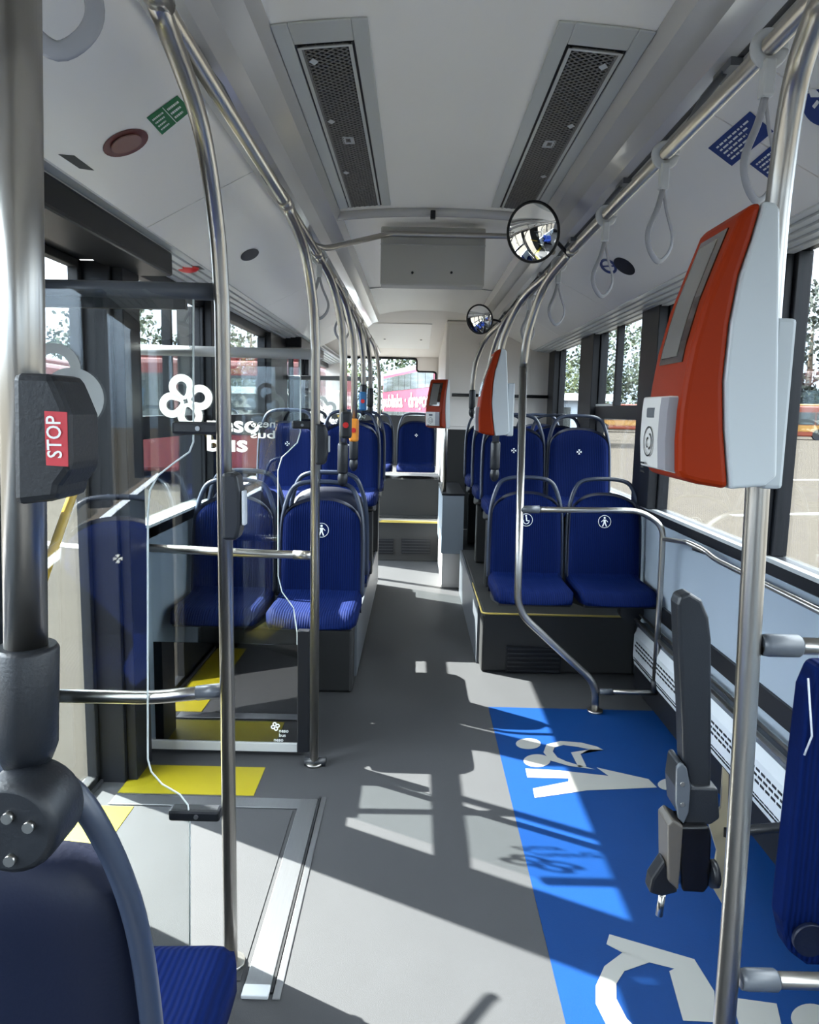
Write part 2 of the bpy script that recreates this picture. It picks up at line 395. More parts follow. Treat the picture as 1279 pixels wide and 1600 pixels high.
struct('trim_%d' % k, pl, 'black', bevel=0.004); k += 1
struct('trim_%d' % k, MB().box((-1.225, 3.05, 0.99), (-1.195, 5.4, 1.003)), 'edge_white'); k += 1
for a, b in [(YB, -0.35), (-0.2, 1.42), (2.99, 3.98), (4.14, 5.60), (7.85, YR)]:
    o = struct('window_%d' % wk, MB().box((-1.241, a, 0.96), (-1.235, b, 2.04)), 'window_glass'); wk += 1
    if a == 2.99: MB().box((-1.25, a, 1.36), (-1.21, b, 1.455)).box((-1.25, 3.42, 1.455), (-1.21, 3.45, 2.02)).build('window_frame', 'black', o)
    if a == 4.14: MB().box((-1.25, a, 1.36), (-1.21, b, 1.455)).build('window_frame', 'black', o)
    if a == 7.85: pass
# doors: two glazed leaves with rubber edges each
for di, (a, b) in enumerate(((1.62, 2.78), (6.35, 7.55))):
    dx_ = -0.085 if di == 0 else 0.0
    o = struct('door_%d' % (di + 1), MB().box((-1.262 + dx_, a, 0.0), (-1.255 + dx_, b, 2.02)), 'window_glass')
    fr = MB(); m_ = (a + b) / 2
    for y, w_ in ((a, 0.60 if di == 0 else 0.05), (b - 0.03, 0.03)): fr.box((-1.275 + dx_, y, 0), (-1.235 + dx_, y + w_, 2.02))
    if di: fr.box((-1.275, m_ - 0.03, 0), (-1.235, m_ + 0.03, 2.02))
    fr.box((-1.275 + dx_, a, 0), (-1.235 + dx_, b, 0.04)); fr.box((-1.275 + dx_, a, 1.99), (-1.235 + dx_, b, 2.02))
    fr.build('door_frame', 'rubber', o, bevel=0.004)
    MB().box((-1.30 + dx_, a, -0.01), (-1.225 + dx_, b, 0.012)).build('door_sill', 'alu', o)
    MB().box((-1.24, a - 0.1, 2.0), (-1.05, b + 0.2, 2.09)).build('door_drive_cover', 'black', o, bevel=0.01)
# rear wall with the rear window
rw = MB()
rw.box((-1.25, YR, -0.35), (1.25, YR + 0.06, 1.42)); rw.box((-1.25, YR, 2.16), (1.25, YR + 0.06, 2.5))
rw.box((-1.25, YR, 1.42), (-1.0, YR + 0.06, 2.16)); rw.box((0.16, YR, 1.42), (1.25, YR + 0.06, 2.16)); rw.box((-0.09, YR - 0.01, 2.0), (0.16, YR + 0.06, 2.16))
struct('wall_rear', rw, 'tower_white')
struct('trim_91', MB().box((-1.21, YR - 0.03, 0.8), (0.18, YR - 0.001, 1.44)), 'podium')
o = struct('window_%d' % wk, MB().box((-1.0, YR + 0.03, 1.42), (0.16, YR + 0.036, 2.16)), 'window_glass')
MB().tube(fillet([(-1.0, YR, 1.42), (0.155, YR, 1.42), (0.155, YR, 2.0), (-0.09, YR, 2.0), (-0.09, YR, 2.16), (-1.0, YR, 2.16), (-1.0, YR, 1.44)], 0.04), 0.014, 8).build('window_frame', 'black', o)
# lowered rear ceiling with a hatch
rc = MB().prism([(-1.2, 6.95, 2.41), (-1.2, 7.25, 2.37), (-1.2, YR, 2.18), (-1.2, YR, 2.23), (-1.2, 7.3, 2.42)], (2.4, 0, 0))
struct('ceiling_rear', rc, 'tower_white')

# ================================================================= FLOOR MARKINGS
def floor_poly(name, pts, m, z=0.002, kind='structure', parent=None):
    mb = MB().quad(*[(p[0], p[1], z) for p in pts])
    o = mb.build(name, m, parent)
    if kind and parent is None: o['kind'] = kind
    return o
mat_o = MB().box((0.315, 0.5, 0), (1.185, 3.63, 0.002)).build('floor_mat', 'mat_blue')
tag(mat_o, 'blue floor area with white wheelchair symbols on the right', 'floor marking')
ic = MB()
def fp(*px): return [tuple(atz(x, y, 0.0035)) for x, y in px]
def ell(c, r1, r2, n=28): ic.add([tuple(atz(c[0] + math.cos(2*PI*i/n) * r1, c[1] - math.sin(2*PI*i/n) * r2, 0.0035)) for i in range(n)], [tuple(range(n))])
def c4(*p): return fp(*[(700 + x * 0.3128, 880 + y * 0.3128) for x, y in p])
ell((825, 1162), 19.5, 8.5); ell((838.5, 1188.5), 21, 10)
ic.quad(*c4((385,1025),(735,1062),(740,1020),(1000,1078),(1042,1120),(690,1135),(435,1172),(422,1125),(625,1088),(395,1072))[:0] or c4((385,1025),(560,1035),(600,1075),(395,1070)))
ic.quad(*c4((422,1125),(600,1090),(690,1135),(432,1172)))
ic.quad(*c4((560,1035),(800,1062),(740,1020),(1000,1078),(1042,1120),(690,1135),(600,1090),(600,1075)))
ell((1065 * 0.3128 + 700 + 14, 880 + 1105 * 0.3128), 20, 9.5)
def strip(pts_out, pts_in):
    n = len(pts_out); vs = fp(*pts_out) + fp(*pts_in); ic.add(vs, [(i, i+1, n+i+1, n+i) for i in range(n-1)])
def c4p(x, y): return (700 + x * 0.3128, 880 + y * 0.3128)
strip([c4p(*p) for p in ((735,1030),(600,1012),(510,985),(475,945),(490,905),(560,888),(660,895),(740,915),(775,932))],
      [c4p(*p) for p in ((640,1005),(590,990),(545,970),(522,940),(530,920),(575,908),(650,918),(705,930),(660,952))])
ic.quad(*c4((775,932),(660,952),(690,1015),(650,1018),(612,945),(705,930)))
def c7(*p): return fp(*[(780 + x * 0.39, 1100 + y * 0.39) for x, y in p])
def c7p(x, y): return (780 + x * 0.39, 1100 + y * 0.39)
ic.build('wheelchair_symbol', 'paint_white', mat_o)
ic = MB()
ic.quad(*c7((440,922),(780,1022),(700,1060),(600,1035),(500,1000),(428,962)))
ic.quad(*c7((780,1022),(860,1150),(870,1275),(735,1268),(680,1070),(700,1060)))
strip([c7p(*p) for p in ((500,990),(420,1050),(385,1130),(385,1200),(430,1290),(500,1370),(620,1440))], [c7p(*p) for p in ((600,1035),(500,1070),(468,1120),(468,1180),(510,1260),(560,1310),(640,1370))])
ic.quad(*c7((930,1175),(1110,1200),(1130,1290),(960,1290)))
ell((1265, 1590), 30, 22)
ic.build('wheelchair_symbol', 'paint_white', mat_o)
yo = MB().box((-1.22, 2.70, 0), (-0.69, 2.93, 0.002)).build('yellow_floor_strip', 'paint_yellow')
tag(yo, 'yellow floor strip across the doorway in front of the glass screen', 'floor marking')
yo = MB().box((-1.30, 1.62, 0), (-1.12, 2.60, 0.0022)).build('yellow_floor_strip', 'paint_yellow')
tag(yo, 'yellow floor strip running along the door sill', 'floor marking')
# ramp in the floor with its aluminium frame
ra = empty('wheelchair_ramp', (-0.8, 2.1, 0), 'folded wheelchair ramp plate in an aluminium frame by the door', 'ramp')
rp = MB().box((-1.05, 1.76, 0), (-0.52, 2.60, 0.003)); rp.build('ramp_plate', 'floor', ra)
fr = MB().box((-0.505, 1.74, 0), (-0.435, 2.68, 0.006)).box((-1.22, 2.61, 0), (-0.435, 2.68, 0.0055)).box((-0.425, 1.70, 0), (-0.405, 2.70, 0.004))
fr.build('ramp_frame', 'alu', ra, bevel=0.002)
MB().box((-0.505, 1.70, 0.0), (-0.435, 1.74, 0.012)).build('ramp_handle', 'plastic_light', ra, bevel=0.003)
MB().box((-0.433, 1.72, 0.0), (-0.427, 2.70, 0.0065)).build('ramp_seal', 'rubber', ra)

# ================================================================= CEILING THINGS
def vent(s):
    y0, y1 = 1.86, 3.44
    t = empty('air_vent', (s*0.335, y0, 2.39), ('left' if s < 0 else 'right') + ' of the two long perforated air vents in the ceiling', 'vent', 'ceiling air vents')
    zc = lambda x: 2.412 - 0.024 * (abs(x) / 0.45) ** 2.5
    f = MB()
    def slab(mb, xa, xb, ya, yb, th, up=0.0):
        xa, xb = sorted((xa, xb))
        mb.prism([(xa, ya, zc(xa) - up), (xb, ya, zc(xb) - up), (xb, yb, zc(xb) - up), (xa, yb, zc(xa) - up)], (0, 0, -th))
    slab(f, s*0.222, s*0.262, y0, y1, 0.006); slab(f, s*0.41, s*0.45, y0, y1, 0.006); slab(f, s*0.262, s*0.41, y0, y0+0.1, 0.006)
    f.build('vent_frame', 'duct_frame', t, bevel=0.003)
    b = MB(); slab(b, s*0.262, s*0.41, y0+0.1, y1, 0.002); b.build('vent_shadow_gap', 'black', t)
    p = MB()
    # perforated plate: real bars crossing over the dark duct behind
    x0, x1 = 0.268, 0.404; ya, yb = y0 + 0.11, y1 - 0.01
    pe = MB()
    slab(pe, s*x0, s*(x0+0.009), ya, yb, 0.003, 0.006); slab(pe, s*(x1-0.009), s*x1, ya, yb, 0.003, 0.006); slab(pe, s*x0, s*x1, ya, ya+0.009, 0.003, 0.006); pe.build('plate_edge', 'duct_frame', t)
    slab(p, s*x0, s*(x0+0.010), ya, yb, 0.003, 0.004); slab(p, s*(x1-0.014), s*x1, ya, yb, 0.003, 0.004); slab(p, s*x0, s*x1, ya, ya+0.012, 0.003, 0.004)
    n = int((yb - ya) / 0.02)
    wdt = x1 - x0
    for d in (1, -1):
        for i in range(-6, n):
            q = ya + i * 0.02
            a0_, a1_ = (x0, x1) if d > 0 else (x1, x0)
            yA, yB_ = q, q + 0.12
            tA, tB = max(0, (ya - yA) / 0.12), min(1, (yb - yA) / 0.12)
            if tB <= tA: continue
            xA = a0_ + (a1_ - a0_) * tA; xB = a0_ + (a1_ - a0_) * tB
            p0 = Vector((s*xA, yA + 0.12 * tA, zc(xA) - 0.0045)); p1 = Vector((s*xB, yA + 0.12 * tB, zc(xB) - 0.0045))
            p.prism([p0 - Y0*0.0026, p0 + Y0*0.0026, p1 + Y0*0.0026, p1 - Y0*0.0026], (0, 0, -0.002))
    p.build('perforated_plate', 'vent_grey', t)
    for yy in (2.05, 2.45, 2.95):
        xx = s * (x1 - 0.03); MB().prism([(xx - 0.012, yy, zc(xx)-0.0065), (xx, yy - 0.018, zc(xx)-0.0065), (xx + 0.012, yy, zc(xx)-0.0065), (xx, yy + 0.018, zc(xx)-0.0065)], (0, 0, -0.002)).build('plate_fastener', 'plastic_light', t)
    c = MB()
    ym = 2.62; xm = s * 0.336
    for dx in (-0.014, 0.014): c.box((xm + dx - 0.006, ym - 0.03, zc(xm)-0.0085), (xm + dx + 0.006, ym + 0.03, zc(xm)-0.0065))
    for dx, dy in ((0, -0.025), (0, 0.025)): c.box((xm - 0.020, ym + dy - 0.006, zc(xm)-0.0085), (xm + 0.020, ym + dy + 0.006, zc(xm)-0.0065))
    c.build('speaker_plate', 'plastic_light', t)
vent(-1); vent(1)
# arched rib across the ceiling and bent rail beneath it
rib = MB()
pts = [(x/100, 3.52, 2.400 - 0.03 * (abs(x)/50) ** 2.2) for x in range(-50, 51, 10)]
rib.tube(pts, 0.022, 12); o = rib.build('ceiling_rib', 'trim_gloss'); o['kind'] = 'structure'; o.name = 'trim_%d' % k; k += 1
br = MB(); br.tube(fillet([(-0.56, 3.30, 2.20), (-0.50, 3.40, 2.205), (-0.24, 3.72, 2.345), (0.36, 3.72, 2.345), (0.52, 3.5, 2.23)], 0.04), 0.013, 12)
tag(br.build('ceiling_crossbar', 'steel'), 'bent steel bar crossing under the ceiling at the grey display box', 'bar')
dsp = empty('display_housing', at(676, 400, 3.75), 'grey box-shaped display housing hanging under the ceiling over the aisle', 'display')
a_, b_ = at(595, 353, 3.75), at(756, 448, 3.75)
MB().box((a_.x, 3.75, b_.z), (b_.x, 3.86, a_.z)).build('display_case', 'lcd_panel', dsp, bevel=0.008)
MB().box((a_.x - 0.001, 3.745, b_.z + 0.19), (b_.x + 0.001, 3.752, b_.z + 0.194)).build('display_seam', 'trim_grey', dsp)
for px in (644, 705): q = at(px, 426, 3.749); MB().cyl((q.x, 3.744, q.z), (q.x, 3.752, q.z), 0.006, 10).build('display_screw', 'black', dsp)
o = MB().box((at(672, 342, 3.49).x, 3.47, 2.36), (at(680, 342, 3.49).x, 3.50, 2.395)).build('ceiling_sensor', 'black', None, 0.003); tag(o, 'small black sensor on the ceiling rib above the display box', 'sensor')
# rear hatch panels
hp = MB(); A = at(592, 505, 8.0)
def slope_z(y): return 2.37 - (y - 7.25) * 0.19 / (YR - 7.25)
hp.prism([(-0.62, 7.45, slope_z(7.45) - 0.001), (0.05, 7.45, slope_z(7.45) - 0.001), (0.05, 8.9, slope_z(8.9) - 0.001), (-0.62, 8.9, slope_z(8.9) - 0.001)], (0, 0, -0.008))
o = hp.build('ceiling_hatch', 'panel_white', None, 0.003); tag(o, 'flat service hatch in the rear ceiling above the last seats', 'hatch')
for xx in (-0.45, -0.05): MB().cyl((xx, 8.3, slope_z(8.3) - 0.014), (xx, 8.3, slope_z(8.3) - 0.004), 0.012, 10).build('hatch_lock', 'black', o)
# thin seam lines of the ceiling panels
sm_ = MB()
for yy in (5.6,): sm_.tube([(x/100, yy, 2.4095 - 0.024 * (abs(x)/45) ** 2.5) for x in range(-45, 46, 5)], 0.004, 6)
struct('trim_%d' % k, sm_, 'trim_grey'); k += 1

# ---- stickers and fittings on the slanted panels
def panel_frame(s):
    a = Vector((s*PT[0], 0, PT[1])); b = Vector((s*PBm[0], 0, PBm[1])); u = (b - a).normalized(); n = u.cross(Y0)
    if n.z > 0: n = -n
    return a, u, n
def sticker(s, px, m, name, label, cat, out=0.001, parent=None):
    a, u, n = panel_frame(s)
    pts = [onplane(x, y, a + n * out, n) for x, y in px]
    mb = MB().prism(pts, n * 0.001); o = mb.build(name, m, parent)
    if parent is None: tag(o, label, cat)
    return o, pts, n
def lines_on(o, pts, n, rows, m='decal_white', inset=0.12, frac=None, name='lettering'):
    """short bars of writing in a quad pts[0..3]; rows run pts0->pts1"""
    a, b, c, d = pts; mb = MB(); off = n * 0.0025
    R = random.Random(3)
    for i in range(rows):
        v0 = inset + (1 - 2*inset) * (i + 0.2) / rows; v1 = inset + (1 - 2*inset) * (i + 0.62) / rows; x = inset
        end = 1 - inset - (R.random() * 0.3 if i else 0)
        while x < end:
            w = R.uniform(0.04, 0.12); x1 = min(end, x + w)
            q = lambda uu, vv: a.lerp(b, uu).lerp(d.lerp(c, uu), vv) + off
            mb.quad(q(x, v0), q(x1, v0), q(x1, v1), q(x, v1)); x = x1 + 0.025
    return mb.build(name, m, o)
def text_in(o, pts, n, rows, m='decal_white', inset=0.1, off=0.0025):
    a, b, c, d = pts; mb = MB(); nr = len(rows); up = (a - d).normalized(); rt = (b - a).normalized(); Wd = (b - a).length; Ht = (a - d).length
    for i, r in enumerate(rows):
        if not r: continue
        body, wf = r if isinstance(r, tuple) else (r, 1)
        h = Ht * (1 - 2*inset) / nr; org = a + rt * (Wd * inset) - up * (Ht * inset + h * (i + 0.82)) + n * off
        text(mb, body, h * 1.0, org, rt, up, 0.0, Wd * (1 - 2*inset) * wf)
    return mb.build('lettering', m, o)
o, p, n = sticker(-1, [(229, 184), (277, 149), (299, 172), (253, 210)], 'sticker_green', 'safety_sticker', 'green rectangular safety sticker with white symbols on left roof panel', 'sticker')
a, b, c, d = p; off = n * 0.0025
ml = MB().quad(*(a.lerp(b, .49) + off, a.lerp(b, .51) + off, d.lerp(c, .51) + off, d.lerp(c, .49) + off)); ml.build('divider_line', 'decal_white', o)
lines_on(o, [a.lerp(b, .02), a.lerp(b, .48), d.lerp(c, .48), d.lerp(c, .02)], n, 4)
lines_on(o, [a.lerp(b, .5), a.lerp(b, .97), d.lerp(c, .97), d.lerp(c, .5)], n, 3)
def oval_px(c, rx, ry, ang, n_=28):
    ca, sa = math.cos(ang), math.sin(ang)
    return [(c[0] + math.cos(2*PI*i/n_)*rx*ca - math.sin(2*PI*i/n_)*ry*sa, c[1] + math.cos(2*PI*i/n_)*rx*sa + math.sin(2*PI*i/n_)*ry*ca) for i in range(n_)]
sp_, p, n = sticker(-1, oval_px((196, 223), 37, 19, -0.35), 'sticker_red', 'roof_lamp', 'dark red oval lamp set in the left roof panel', 'lamp')
aa, uu, nn = panel_frame(-1)
lp = MB().prism([onplane(x, y, aa + nn * 0.004, nn) for x, y in oval_px((197, 224), 25, 12, -0.35)], nn * 0.003); lp.build('lamp_lens', mat('lens_brown', (0.30, 0.18, 0.15), 0.15), sp_)
sticker(-1, [(91, 241), (116, 243), (147, 266), (124, 263)], 'black', 'panel_slot', 'small black slot in left roof panel above the door', 'slot')
sticker(-1, oval_px((390, 398), 15, 8, -0.4), 'black', 'roof_speaker', 'black oval loudspeaker grille in the left roof panel', 'speaker')
def ring_decal(s, c, rx, ry, ang, name, label, m='sticker_blue'):
    aa, uu, nn = panel_frame(s); O = [onplane(x, y, aa + nn * 0.0015, nn) for x, y in oval_px(c, rx, ry, ang)]; I = [onplane(x, y, aa + nn * 0.0015, nn) for x, y in oval_px(c, rx*0.7, ry*0.62, ang)]
    nO = len(O); mb = MB().add(O + I, [(i, (i+1) % nO, nO + (i+1) % nO, nO + i) for i in range(nO)]); o = mb.build(name, m); tag(o, label, 'sticker')
    b_ = MB(); b_.quad(*[onplane(c[0] + x*math.cos(ang) - y*math.sin(ang), c[1] + x*math.sin(ang) + y*math.cos(ang), aa + nn * 0.0018, nn) for x, y in ((-rx*.6, ry*.5), (-rx*.4, ry*.6), (rx*.6, -ry*.5), (rx*.4, -ry*.6))]); b_.build('sign_bar', m, o)
ring_decal(-1, (336, 356), 10, 6, -0.5, 'round_sticker', 'round blue and white ban sticker on left roof panel')
ring_decal(1, (950, 416), 15, 10, 0.6, 'round_sticker', 'round blue and white ban sticker on right roof panel')
sticker(1, oval_px((975, 416), 19, 10, 0.6), 'black', 'roof_speaker', 'black oval loudspeaker grille in the right roof panel', 'speaker')
o, p, n = sticker(1, [(1106, 231), (1171, 174), (1208, 205), (1143, 259)], 'sticker_blue', 'notice_sticker', 'large blue notice sticker with white writing on right roof panel', 'sticker')
lines_on(o, p, n, 5)
o, p, n = sticker(1, [(1171, 256), (1215, 218), (1245, 246), (1200, 278)], 'sticker_blue', 'notice_sticker', 'smaller blue notice sticker partly behind the curved right pole', 'sticker')
lines_on(o, p, n, 4)
o, p, n = sticker(1, oval_px((1285, 168), 32, 28, 0.5), 'sticker_blue', 'wrench_sticker', 'round blue sticker with white symbol at the right edge', 'sticker')
aa, uu, nn = panel_frame(1)
wm = MB().quad(*[onplane(x, y, aa + nn * 0.003, nn) for x, y in ((1262, 140), (1272, 138), (1284, 150), (1279, 152), (1266, 152))]).quad(*[onplane(x, y, aa + nn * 0.003, nn) for x, y in ((1268, 166), (1276, 156), (1280, 160), (1272, 170))])
wm.build('sign_symbol', 'decal_white', o)
# red emergency handles
for s, px in ((-1, (293, 418)), (1, (1050, 437))):
    q = at(px[0], px[1], 3.3) if s < 0 else at(px[0], px[1], 3.5)
    t = empty('emergency_handle', q, 'red emergency door handle above the %s window line' % ('left' if s < 0 else 'right'), 'handle')
    MB().box((q.x - 0.07, q.y - 0.05, q.z), (q.x + 0.07, q.y + 0.05, q.z + 0.02)).build('handle_base', 'plastic_dark', t, bevel=0.008)
    MB().sphere((q.x, q.y, q.z), 0.05, 16, 8, (1, 0.8, 0.45)).build('handle_knob', 'red', t)
q = at(935, 505, 5.1)
t = empty('camera_unit', q, 'small white surveillance camera under the right roof panel', 'camera')
MB().box((q.x - 0.05, q.y - 0.03, q.z - 0.01), (q.x + 0.05, q.y + 0.03, q.z + 0.025)).build('camera_body', 'decal_white', t, bevel=0.01)
MB().cyl((q.x - 0.02, q.y - 0.035, q.z + 0.003), (q.x - 0.02, q.y - 0.025, q.z + 0.003), 0.01, 12).build('camera_lens', 'black', t)

# ================================================================= HANDRAILS AND POLES
RX, RZ = 0.52, 2.15
def rail(s, name, label, y0, y1):
    t = empty(name, (s*RX, y0, RZ), label, 'handrail')
    MB().tube([(s*RX, y0, RZ), (s*RX, y1, RZ)], 0.0165, 18).build('rail_tube', 'steel', t)
    y = y0 + 0.5
    while y < y1:
        MB().tube([(s*RX, y, RZ + 0.012), (s*(RX + 0.03), y, RZ + 0.07), (s*0.605, y, 2.29)], 0.009, 8).box((s*0.585, y - 0.05, 2.268), (s*0.625, y + 0.05, 2.286)).build('rail_bracket', 'plastic_grey', t)
        y += 0.85
    return t
rail(-1, 'ceiling_handrail', 'long steel handrail under the left ceiling edge', -0.4, 8.6)
rail(1, 'ceiling_handrail', 'long steel handrail with hanging straps under the right ceiling edge', -0.4, 8.6)
def pole(X, Y, z0, label, s, name='grab_pole', low=None, ycurve=0.48, xs=None, r=0.0185, foot=True, zc=1.74, loc=None):
    t = empty(name, (X, Y, z0), label, 'pole', 'curved steel grab poles')
    path = (low or [(X, Y, z0)]) + [(X, Y, zc)]
    cur = smooth([(X, Y, zc), (X + (s*RX - X)*0.12, Y - 0.05*ycurve/0.48, zc + (RZ - zc)*0.40), (X + (s*RX - X)*0.5, Y - 0.42*ycurve, zc + (RZ - zc)*0.80), (s*RX, Y - ycurve, RZ + 0.0)], 6)
    pts = (fillet(path, 0.09) if low else path[:-1]) + cur
    MB().tube(pts, r, 18).build('pole_tube', 'steel', t)
    MB().tube([cur[-1] + Vector((0, -0.05, 0)), cur[-1] + Vector((0, 0.04, 0))], 0.022, 16).build('rail_sleeve', 'steel', t)
    if foot: q = pts[0]; MB().cyl(q, Vector(q) + Z0*0.012, 0.038, 24).build('floor_flange', 'steel', t)
    return t
def clamp_box(t, c, sx, sy, sz, m='plastic_dark', name='grip_sleeve'):
    return MB().tube([(c[0], c[1], c[2] - sz/2), (c[0], c[1], c[2] - sz/2 + 0.01), (c[0], c[1], c[2] + sz/2 - 0.01), (c[0], c[1], c[2] + sz/2)], [sx*0.85, sx, sx, sx*0.85], 18).build(name, m, t)
# A: the pole at the near glass screen, B: at the far one
pA = pole(-0.56, 1.82, 0, 'steel pole at the free end of the near glass screen', -1, ycurve=0.55)
pB = pole(-0.49, 2.97, 0, 'steel pole at the free end of the far glass screen', -1, ycurve=0.5)
MB().tube([(-0.53, 2.97, 0.012), (-0.44, 2.97, 0.012)], 0.02, 12).build('floor_plate', 'plastic_dark', pB)
# poles standing on seat handles, left side
def seat_pole(px, Y, z0, label, s, extra=None):
    q = at(px, 640, Y); t = pole(q.x, Y, z0, label, s, foot=False, ycurve=0.42)
    clamp_box(t, (q.x, Y, z0 + 0.07), 0.026, 0, 0.15); MB().sphere((q.x, Y, z0 - 0.03), 0.032, 14, 8, (0.8, 0.8, 1.3)).build('clamp_joint', 'plastic_dark', t)
    return t, q
tL1, qL1 = seat_pole(536, 3.66, 1.19, 'steel pole clamped on the handle of the first left aisle seat', -1)
tL2, qL2 = seat_pole(553, 4.25, 1.22, 'steel pole with orange button on the left behind the first seats', -1)
tL3, qL3 = seat_pole(567, 5.25, 1.53, 'steel pole with dark blue sleeve on the left', -1)
tL4, qL4 = seat_pole(578, 6.1, 1.53, 'steel pole on the left just before the rear screen', -1)
tL5 = pole(at(591, 700, 7.2).x, 7.2, 0.42, 'farthest left steel pole by the rear seats', -1, ycurve=0.4)
def button_box(name, label, c, m, red=True, face=(1, 0)):
    t = empty(name, (c[0], c[1], c[2] - 0.06), label, 'stop button')
    MB().box((c[0] - 0.026, c[1] - 0.035, c[2] - 0.065), (c[0] + 0.026, c[1] + 0.02, c[2] + 0.065)).build('button_case', m, t, bevel=0.012)
    MB().cyl((c[0], c[1] - 0.036, c[2]), (c[0], c[1] - 0.042, c[2]), 0.014, 16).build('push_button', 'red', t)
    return t
button_box('stop_button', 'small orange stop button box on a left pole', at(553, 672, 4.21), 'orange_button')
button_box('stop_button', 'dark blue stop button box on a far left pole', at(567, 627, 5.21), 'blue_box')
button_box('stop_button', 'black stop button box on the pole next to the orange one', at(541, 664, 3.63), 'plastic_dark')
# stop button boxes (curved dark housings) on the poles
def stop_box(name, label, X, Y, z, h, w, d, lbl=True):
    t = empty(name, (X, Y, z - h/2), label, 'stop button')
    prof = [(-w*0.5, -h/2), (w*0.35, -h/2 - 0.0), (w*0.5, -h/2 + h*0.1), (w*0.62, -h*0.25), (w*0.62, h*0.22), (w*0.45, h/2 - h*0.03), (w*0.1, h/2), (-w*0.5, h/2)]
    MB().prism([(X + a, Y - d/2, z + b) for a, b in prof], (0, d, 0)).build('button_housing', 'plastic_dark', t, bevel=0.008)
    return t
sA = stop_box('stop_button', 'dark curved stop button housing on the near screen pole', -0.535, 1.80, 1.26, 0.165, 0.04, 0.06)
MB().box((-0.508, 1.775, 1.215), (-0.499, 1.80, 1.30)).build('button_face', 'plastic_light', sA, bevel=0.003)
sB = stop_box('stop_button', 'dark curved stop button housing on the far screen pole', -0.465, 2.96, 1.36, 0.16, 0.04, 0.06)
MB().box((-0.437, 2.94, 1.33), (-0.430, 2.965, 1.395)).build('button_face', 'plastic_light', sB, bevel=0.003)

# near left pole standing on the handle of the seat beside the camera
XN, YN = at(38, 700, 0.655).x, 0.655
pn = empty('grab_pole', (XN, YN, 1.12), 'thick-looking steel pole closest to the viewer at the left edge', 'pole')
MB().tube([at(26, -60, YN), at(34, 500, YN), at(41, 1040, YN)], 0.0185, 32).build('pole_tube', 'steel', pn)
a = at(42, 1008, YN); b = at(43, 1195, YN)
MB().tube([a, a + Vector((0, 0, -0.004)), b + Vector((0, 0, 0.02)), b], [0.025, 0.0275, 0.0275, 0.02], 28).build('clamp_sleeve', 'plastic_dark', pn)
b = at(38, 1272, YN - 0.025)
jb = MB().tube([(b.x, b.y - 0.028, b.z), (b.x, b.y - 0.024, b.z), (b.x, b.y + 0.03, b.z)], [0.036, 0.043, 0.043], 28)
jb.build('clamp_joint', 'plastic_dark', pn, bevel=0.004)
for dx, dz in ((0.002, 0.014), (0.020, 0.006), (-0.022, 0.006), (0.002, -0.026), (-0.02, -0.03)):
    MB().cyl((b.x + dx, b.y - 0.033, b.z + dz), (b.x + dx, b.y - 0.027, b.z + dz), 0.005, 12).build('clamp_screw', 'steel', pn)
# red-label stop button on it
c0 = at(62, 685, 0.62)
sN = empty('stop_button', (c0.x, c0.y, at(60, 790, 0.62).z), 'large dark stop button housing with red label on the nearest pole', 'stop button')
pf = [(17, 582), (80, 584), (92, 610), (108, 648), (110, 735), (92, 760), (88, 783), (20, 790)]
MB().prism([at(x, y, 0.605) for x, y in pf], (0, 0.06, 0)).build('button_housing', 'plastic_dark', sN, bevel=0.006)
lp_ = [at(x, y, 0.6035) for x, y in ((70, 642), (105, 644), (107, 729), (73, 727))]
lb = MB().prism(lp_, (0, -0.001, 0)).build('button_label', 'red_label', sN)
tm = MB(); text(tm, 'STOP', 0.017, Vector(lp_[3]) + Vector((0.0135, -0.0018, 0.006)), Z0, -X0, 0.0002, 0.034); tm.build('lettering', 'decal_white', lb)

# right poles
xR = at(812, 700, 3.60).x
PY = 3.60
Q = lambda x, y: at(x, y, PY)
pr1 = pole(xR, PY, 0, 'steel pole with dog-leg foot in front of the right seats', 1, low=[(Q(930, 1100).x, PY, 0), Q(930, 1068), Q(808, 955)], ycurve=0.5, zc=1.72)
tR2, qR2 = seat_pole(776, 4.0, 1.20, 'steel pole clamped on the handle of the first right aisle seat', 1)
tR3, qR3 = seat_pole(762, 4.95, 1.53, 'steel pole on the second right aisle seat', 1)
tR4, qR4 = seat_pole(737, 5.95, 1.53, 'farthest right steel pole on the aisle seat by the tower', 1)
# barrier rails beside it
bar = empty('barrier_rail', (0.9, PY, 0), 'steel barrier rail in front of the right seats, bent down at the wall side', 'rail')
MB().tube(fillet([Q(822, 796), Q(1000, 798), Q(1036, 822), Q(1032, 900), Q(1022, 1078)], 0.06), 0.0145, 16).build('rail_tube', 'steel', bar)
MB().tube([Q(814, 796), Q(842, 796)], 0.019, 16).build('rail_sleeve', 'plastic_grey', bar)
MB().tube([Q(940, 1080), Q(1065, 1084)], 0.012, 16).build('foot_rail', 'steel', bar)
MB().tube([Q(936, 1080), Q(956, 1081)], 0.016, 16).build('foot_sleeve', 'plastic_grey', bar)
MB().tube([Q(1022, 1062), Q(1022, 1082)], 0.018, 16).build('upright_sleeve', 'plastic_dark', bar)
# wall rail
wrl = empty('wall_rail', (1.17, 1.0, 0.85), 'slim steel rail along the right wall under the window', 'rail')
e0 = Q(1036, 842)
MB().tube(fillet([e0, atx(1075, 848, 1.10), atx(1100, 860, 1.15), (1.155, 3.0, 0.92), (1.155, 0.3, 0.92)], 0.05), 0.011, 12).build('rail_tube', 'steel', wrl)
for yy in (3.25, 2.3, 1.3): MB().tube([(1.155, yy, 0.92), (1.215, yy, 0.90)], 0.009, 8).build('rail_bracket', 'plastic_dark', wrl)
